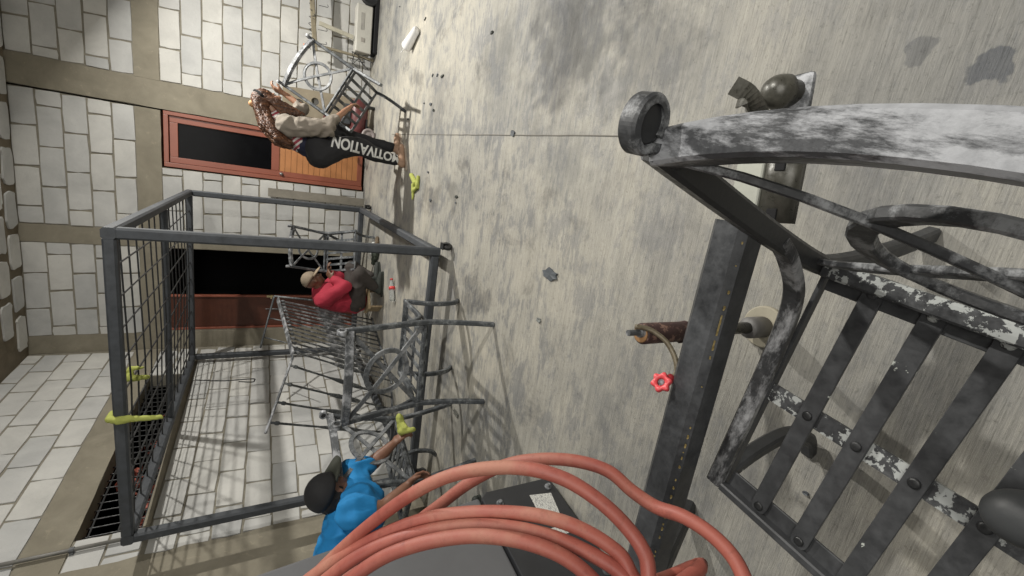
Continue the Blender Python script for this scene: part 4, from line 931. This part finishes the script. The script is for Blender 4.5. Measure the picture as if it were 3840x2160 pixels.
mt, nt, b = nmat('striped_knit'); wv = nd(nt, 'ShaderNodeTexWave'); wv.inputs['Scale'].default_value = 9; wv.inputs['Distortion'].default_value = 1; nt.links.new(coords(nt, rot=(0, .7, 0)), wv.inputs['Vector']); nt.links.new(ramp(nt, wv.outputs['Fac'], [(.35, (.62, .58, .55)), (.5, (.30, .05, .07))], 'LINEAR').outputs[0], b.inputs['Base Color']); b.inputs['Roughness'].default_value = .9
bm = NB(); chain(bm, [(W0(hipc + axis_w * .17), .128), (W0(chest), .130), (W0(neckp) - (W0(neckp) - W0(chest)) * .3, .09)]); remesh('striped_top', bm, mt, P0_, .010, 3, .006, 12)
bei = simple('beige_sweater', (.23, .20, .165), .9, var=.12, bmp=.3)
bm = NB(); chain(bm, [(W0(chest - Vector((0, .05, 0))), .10), (W0(sh1), .082), (W0(el1), .068), (W0(el1.lerp(h1, .42)), .046)]); chain(bm, [(W0(sh2), .07), (W0(el2), .052), (W0(el2.lerp(h2, .25)), .04)]); limb(bm, W0(sh1), W0(sh2), .085, .075); limb(bm, W0(sh1.lerp(el1, .5)) - Vector((.01, 0, .04)), W0(el1) - Vector((.02, 0, .03)), .06, .05)
remesh('sweater', bm, bei, P0_, .009, 2, .014, 13)
mt, nt, b = nmat('brown_hair'); f = noi(nt, coords(nt, scale=(60, 60, 6)), 1.2, 5, .6, .5); nt.links.new(ramp(nt, f, [(.3, (.022, .010, .006)), (.5, (.085, .034, .016)), (.7, (.24, .105, .045))]).outputs[0], b.inputs['Base Color']); b.inputs['Roughness'].default_value = .5; bump(nt, b, f, .8, .01); hairm = mt
bm = NB(); H_ = [Pw(0, -.03, .055), Pw(0, -.085, .02), Pw(0, -.10, -.06)]
ell(bm, Pw(0, -.025, .035), (.088, .098, .092), Qw)
back1 = W0(chest) + Vector((-.10, -.03, .07)); back2 = W0(hipc.lerp(chest, .55)) + Vector((-.10, -.02, .08))
for s_ in range(26):
    o_ = Vector((random.uniform(-.03, .04), random.uniform(-.14, .06), random.uniform(-.05, .03)))
    st_ = Pw(random.uniform(-.06, .06), random.uniform(-.10, -.06), random.uniform(-.04, .06)); md_ = st_.lerp(back1, .5) + o_ * .8 + Vector((-.03, 0, .02)); e_ = back1.lerp(back2, random.uniform(.2, 1)) + o_
    chain(bm, [(st_, .032), (md_, .030), (back1 + o_, .026), (e_, .012)])
for s_ in (-1, 1):
    for k_ in range(6): chain(bm, [(Pw(s_ * .07, -.01, .03), .022), (Pw(s_ * .085, .01 * k_, -.06), .018), (Pw(s_ * .08, .03 * k_ - .02, -.16 - .02 * k_), .008)])
remesh('hair', bm, hairm, P0_, .006, 2, .006, 60)
bm = NB(); ring_ = [Pw(.092 * math.cos(a), -.02 + .0 * a, .03 + .098 * math.sin(a)) for a in [R(15 * i) for i in range(0, 13)]]; tube(bm, ring_, .012, 8); obj('hair_band', bm, M['black'], P0_, True)
bm = NB(); ell(bm, Pw(0, -.115, .065), (.03, .03, .03), Qw); obj('hair_bobble', bm, simple('peach_bobble', (.55, .30, .14), .7), P0_, True)
shm = simple('tan_shoe', (.33, .21, .14), .7); sol = simple('sole', (.36, .30, .24), .7)
shoe(P0_, W0(an1) + wr_t * 0, W0(toe1), shm, sol); shoe(P0_, W0(an2), W0(toe2), shm, sol)
# lettering along the near trouser leg
from mathutils.bvhtree import BVHTree
bv = BVHTree.FromPolygons([v.co.copy() for v in trw.data.vertices], [tuple(p.vertices) for p in trw.data.polygons])
tc = bpy.data.curves.new('leg_print', 'FONT'); tc.body = 'MOTIVATION'; tc.size = .115; tc.offset = .0035; to_ = bpy.data.objects.new('leg_print_src', tc); COL.objects.link(to_)
bpy.context.view_layer.update(); tme = bpy.data.meshes.new_from_object(to_.evaluated_get(bpy.context.evaluated_depsgraph_get())); bpy.data.objects.remove(to_)
bm = NB(); bm.from_mesh(tme); bpy.data.meshes.remove(tme); bmesh.ops.triangulate(bm, faces=bm.faces[:]); bmesh.ops.subdivide_edges(bm, edges=bm.edges[:], cuts=3, use_grid_fill=True)
xs = [v.co.x for v in bm.verts]; ys = [v.co.y for v in bm.verts]; x0_, x1_, y0_, y1_ = min(xs), max(xs), min(ys), max(ys)
sA = W0(an1) + Vector((-.01, -.09, .0)); sB = W0(hip1) + Vector((.05, -.13, -.10)); outd = Vector((-.25, -1, .18)).normalized(); al = (sB - sA).normalized(); acr = outd.cross(al).normalized()
if acr.x > 0: acr = -acr
kill = []
for v in bm.verts:
    u_ = (v.co.x - x0_) / (x1_ - x0_); w2 = (v.co.y - (y0_ + y1_) / 2) / (y1_ - y0_)
    p = sA.lerp(sB, u_) + acr * (w2 * (.082 + .03 * u_)) ; hit = bv.ray_cast(p + outd * .5, -outd)
    if hit[0] is None: kill.append(v); v.co = p
    else: v.co = hit[0] + outd * .0035
if kill: bmesh.ops.delete(bm, geom=kill, context='VERTS')
obj('leg_print', bm, simple('white_print', (.62, .62, .60), .8, var=.05), trw)

# --- the person in red, sitting low
ry_ = lambda dx, dy, y=5.35: aty(dx, dy, y)
pel = ry_(893, 756); pel.z = max(pel.z, .24); che = ry_(826, 742); hd2 = ry_(789, 706, 5.30); nk2 = che.lerp(hd2, .6) 
ro = Vector((pel.x, pel.y, 0)); P1_ = thing('person', 'person in red hoodie and beige cap sitting low by the dark doorway', 'person', ro); W1 = lambda p: Vector(p) - ro
sd2 = Vector((.35, .93, 0)).normalized(); s1, s2 = che - sd2 * .17 + Vector((0, 0, .07)), che + sd2 * .15 + Vector((0, 0, .07))
e1 = ry_(868, 722, 5.10); w1_ = ry_(838, 702, 5.22); e2 = ry_(862, 700, 5.55); w2_ = ry_(833, 690, 5.5)
k1, k2 = ry_(903, 690, 5.15), ry_(885, 672, 5.5); a1_, a2_ = atz(946, 726, .08), atz(940, 700, .08)
skd = mat_skin('skin_brown', (.14, .07, .042)); bm = NB(); Pr, Qr = head_shapes(bm, W1(hd2), (.85, .05, -.45), (.45, 0, .9))
chain(bm, [(W1(hd2), .05), (W1(nk2), .055), (W1(che), .12), (W1(pel), .13)])
for a, b_, c_ in ((s1, e1, w1_), (s2, e2, w2_)): chain(bm, [(W1(che), .08), (W1(a), .055), (W1(b_), .042), (W1(c_), .027)])
hand_shapes(bm, W1(w1_), (.6, .4, .5), (0, .5, -.8), -1, .8); hand_shapes(bm, W1(w2_), (.7, -.2, .4), (0, -.2, -.9), 1, .8)
for a, b_, c_ in ((pel - sd2 * .09, k1, a1_), (pel + sd2 * .09, k2, a2_)): chain(bm, [(W1(a), .09), (W1(b_), .058), (W1(c_), .038)])
br = remesh('body', bm, skd, P1_, .009, 3); face_bits(Pr, Qr, br)
redm = simple('red_hoodie', (.36, .022, .045), .85, var=.12, bmp=.25); bm = NB()
chain(bm, [(W1(nk2.lerp(che, .5)), .085), (W1(che), .165), (W1(che.lerp(pel, .5)), .165), (W1(pel) + Vector((0, 0, .02)), .155)]); limb(bm, W1(s1), W1(s2), .085, .08)
for a, b_, c_ in ((s1, e1, w1_), (s2, e2, w2_)): chain(bm, [(W1(a), .085), (W1(b_), .068), (W1(b_.lerp(c_, .85)), .046)])
remesh('hoodie', bm, redm, P1_, .012, 3, .013, 7)
gry = simple('grey_trousers', (.045, .038, .034), .85, var=.2); bm = NB()
for a, b_, c_ in ((pel - sd2 * .09, k1, a1_), (pel + sd2 * .09, k2, a2_)): chain(bm, [(W1(a), .10), (W1(b_), .080), (W1(b_.lerp(c_, .85)), .055)])
remesh('trousers', bm, gry, P1_, .011, 3, .008, 10)
shoe(P1_, W1(a1_), W1(a1_) + Vector((.3, -.05, 0)), drk, drk); shoe(P1_, W1(a2_), W1(a2_) + Vector((.3, .05, 0)), drk, drk)
def cap(parent, P, Q, mat, brim_mat, r=.094, bl=.085):
    bm = NB(); c0 = P(0, -.010, .034); rings = []
    for i in range(9):
        a = R(90) * i / 8; rings.append((r * math.cos(a), (r * 1.0) * math.sin(a)))
    lathe(bm, rings[:-1] + [(0, rings[-1][1])] , c0, 26, Q)
    o = obj('cap_crown', bm, mat, parent, True); md = o.modifiers.new('s', 'SOLIDIFY'); md.thickness = .004
    bm = NB(); n = 16; A = []; Bv = []
    for i in range(n + 1):
        a = R(25 + 130 * i / n); A.append(P(r * .99 * math.cos(a), -.010 + r * .99 * math.sin(a), .036)); k = math.sin(math.pi * i / n)
        Bv.append(P(r * .95 * math.cos(a), -.010 + r * .99 * math.sin(a) + bl * (k ** .45 if k > 0 else 0), .036 - .018 * k - .016 * abs(math.cos(a))))
    for zz in (0, 1):
        pass
    Av = [bm.verts.new(p) for p in A]; Bw = [bm.verts.new(p) for p in Bv]; Md = [bm.verts.new(p.lerp(q, .5) + Q @ Vector((0, 0, .004))) for p, q in zip(A, Bv)]
    for X, Y in ((Av, Md), (Md, Bw)):
        for i in range(n): bm.faces.new((X[i], X[i + 1], Y[i + 1], Y[i]))
    o = obj('cap_brim', bm, brim_mat, parent, True); md = o.modifiers.new('s', 'SOLIDIFY'); md.thickness = .005
cap(P1_, Pr, Qr, simple('beige_cap', (.25, .20, .145), .85), simple('beige_cap_brim', (.33, .26, .18), .85), .097)
stl = thing('wooden_stool', 'low wooden stool under the person in red', 'stool', ro)
bm = NB(); box(bm, (.02, 0, .155), (.30, .24, .03), rotz(.3), .004); obj('seat', bm, simple('pine', (.40, .31, .18), .6), stl)
for sx_ in (-1, 1):
    bm = NB(); box(bm, rotz(.3) @ Vector((.02 + sx_ * .12, 0, .0695)), (.02, .22, .138), rotz(.3), .003); obj('leg', bm, simple('pine_leg', (.36, .27, .16), .6), stl)

# --- the man in blue, bending over his chair
hd3 = at(832, 1236, 2.40); pe3 = at(845, 1500, 2.22); sA3 = at(884, 1192, 2.60); sB3 = at(888, 1290, 2.26); ch3 = (sA3 + sB3) / 2 + Vector((-.10, -.02, -.03)); nk3 = hd3.lerp(ch3, .6)
mo = Vector((pe3.x, pe3.y, 0)); P2_ = thing('person', 'man in bright blue shirt and black cap leaning over an iron chair', 'person', mo); W2 = lambda p: Vector(p) - mo
eA, wA = at(938, 1165, 2.72), at(988, 1118, 2.80); eB, wB = at(965, 1280, 2.34), at(1022, 1224, 2.46)
skm = mat_skin('skin_tan', (.19, .09, .055)); bm = NB(); Pm, Qm = head_shapes(bm, W2(hd3), (.86, .50, -.30), (.20, -.32, .90))
chain(bm, [(W2(hd3), .055), (W2(nk3), .06), (W2(ch3), .12), (W2(pe3), .13)])
for a, b_, c_ in ((sA3, eA, wA), (sB3, eB, wB)): chain(bm, [(W2(ch3), .085), (W2(a), .060), (W2(b_), .046), (W2(b_.lerp(c_, .35)), .043), (W2(c_), .028)])
hand_shapes(bm, W2(wA), wA - eA, (.3, .2, -1), 1, .75); hand_shapes(bm, W2(wB), wB - eB, (.3, .2, -1), -1, .75)
sdm = Vector((.2, .95, 0)).normalized(); hA, hB = pe3 + sdm * .1, pe3 - sdm * .1; fA, fB = Vector((pe3.x + .05, pe3.y + .15, .09)), Vector((pe3.x - .05, pe3.y - .12, .09)); kA, kB = hA.lerp(fA, .48) + Vector((.08, 0, 0)), hB.lerp(fB, .48) + Vector((.08, 0, 0))
for a, b_, c_ in ((hA, kA, fA), (hB, kB, fB)): chain(bm, [(W2(a), .10), (W2(b_), .06), (W2(c_), .04)])
bmn = remesh('body', bm, skm, P2_, .008, 3); face_bits(Pm, Qm, bmn)
blu = simple('blue_shirt', (.010, .205, .49), .8, var=.08, bmp=.15); bm = NB()
chain(bm, [(W2(nk3.lerp(ch3, .35)), .080), (W2(ch3), .150), (W2(ch3.lerp(pe3, .5)), .155), (W2(pe3), .15)]); limb(bm, W2(sA3), W2(ch3), .078, .12); limb(bm, W2(sB3), W2(ch3), .078, .12)
for a, b_ in ((sA3, eA), (sB3, eB)): limb(bm, W2(a), W2(a.lerp(b_, .55)), .080, .066)
remesh('shirt', bm, blu, P2_, .010, 3, .016, 9, (1.4, 1, .8))
bm = NB()
for a, b_, c_ in ((hA, kA, fA), (hB, kB, fB)): chain(bm, [(W2(a), .125), (W2(b_), .085), (W2(b_.lerp(c_, .88)), .065)])
remesh('trousers', bm, navy, P2_, .012, 3, .008, 9); shoe(P2_, W2(fA), W2(fA) + Vector((.3, 0, 0)), drk, drk); shoe(P2_, W2(fB), W2(fB) + Vector((.3, 0, 0)), drk, drk)
cap(P2_, Pm, Qm, simple('black_cap', (.012, .012, .013), .8), simple('olive_brim', (.035, .038, .028), .8), .105, .095)
bm = NB(); ell(bm, Pm(0, -.035, -.010), (.086, .080, .078), Qm); ell(bm, Pm(0, -.03, -.05), (.07, .06, .05), Qm); remesh('hair', bm, simple('black_hair', (.012, .010, .009), .7), P2_, .007, 1, .004, 40)
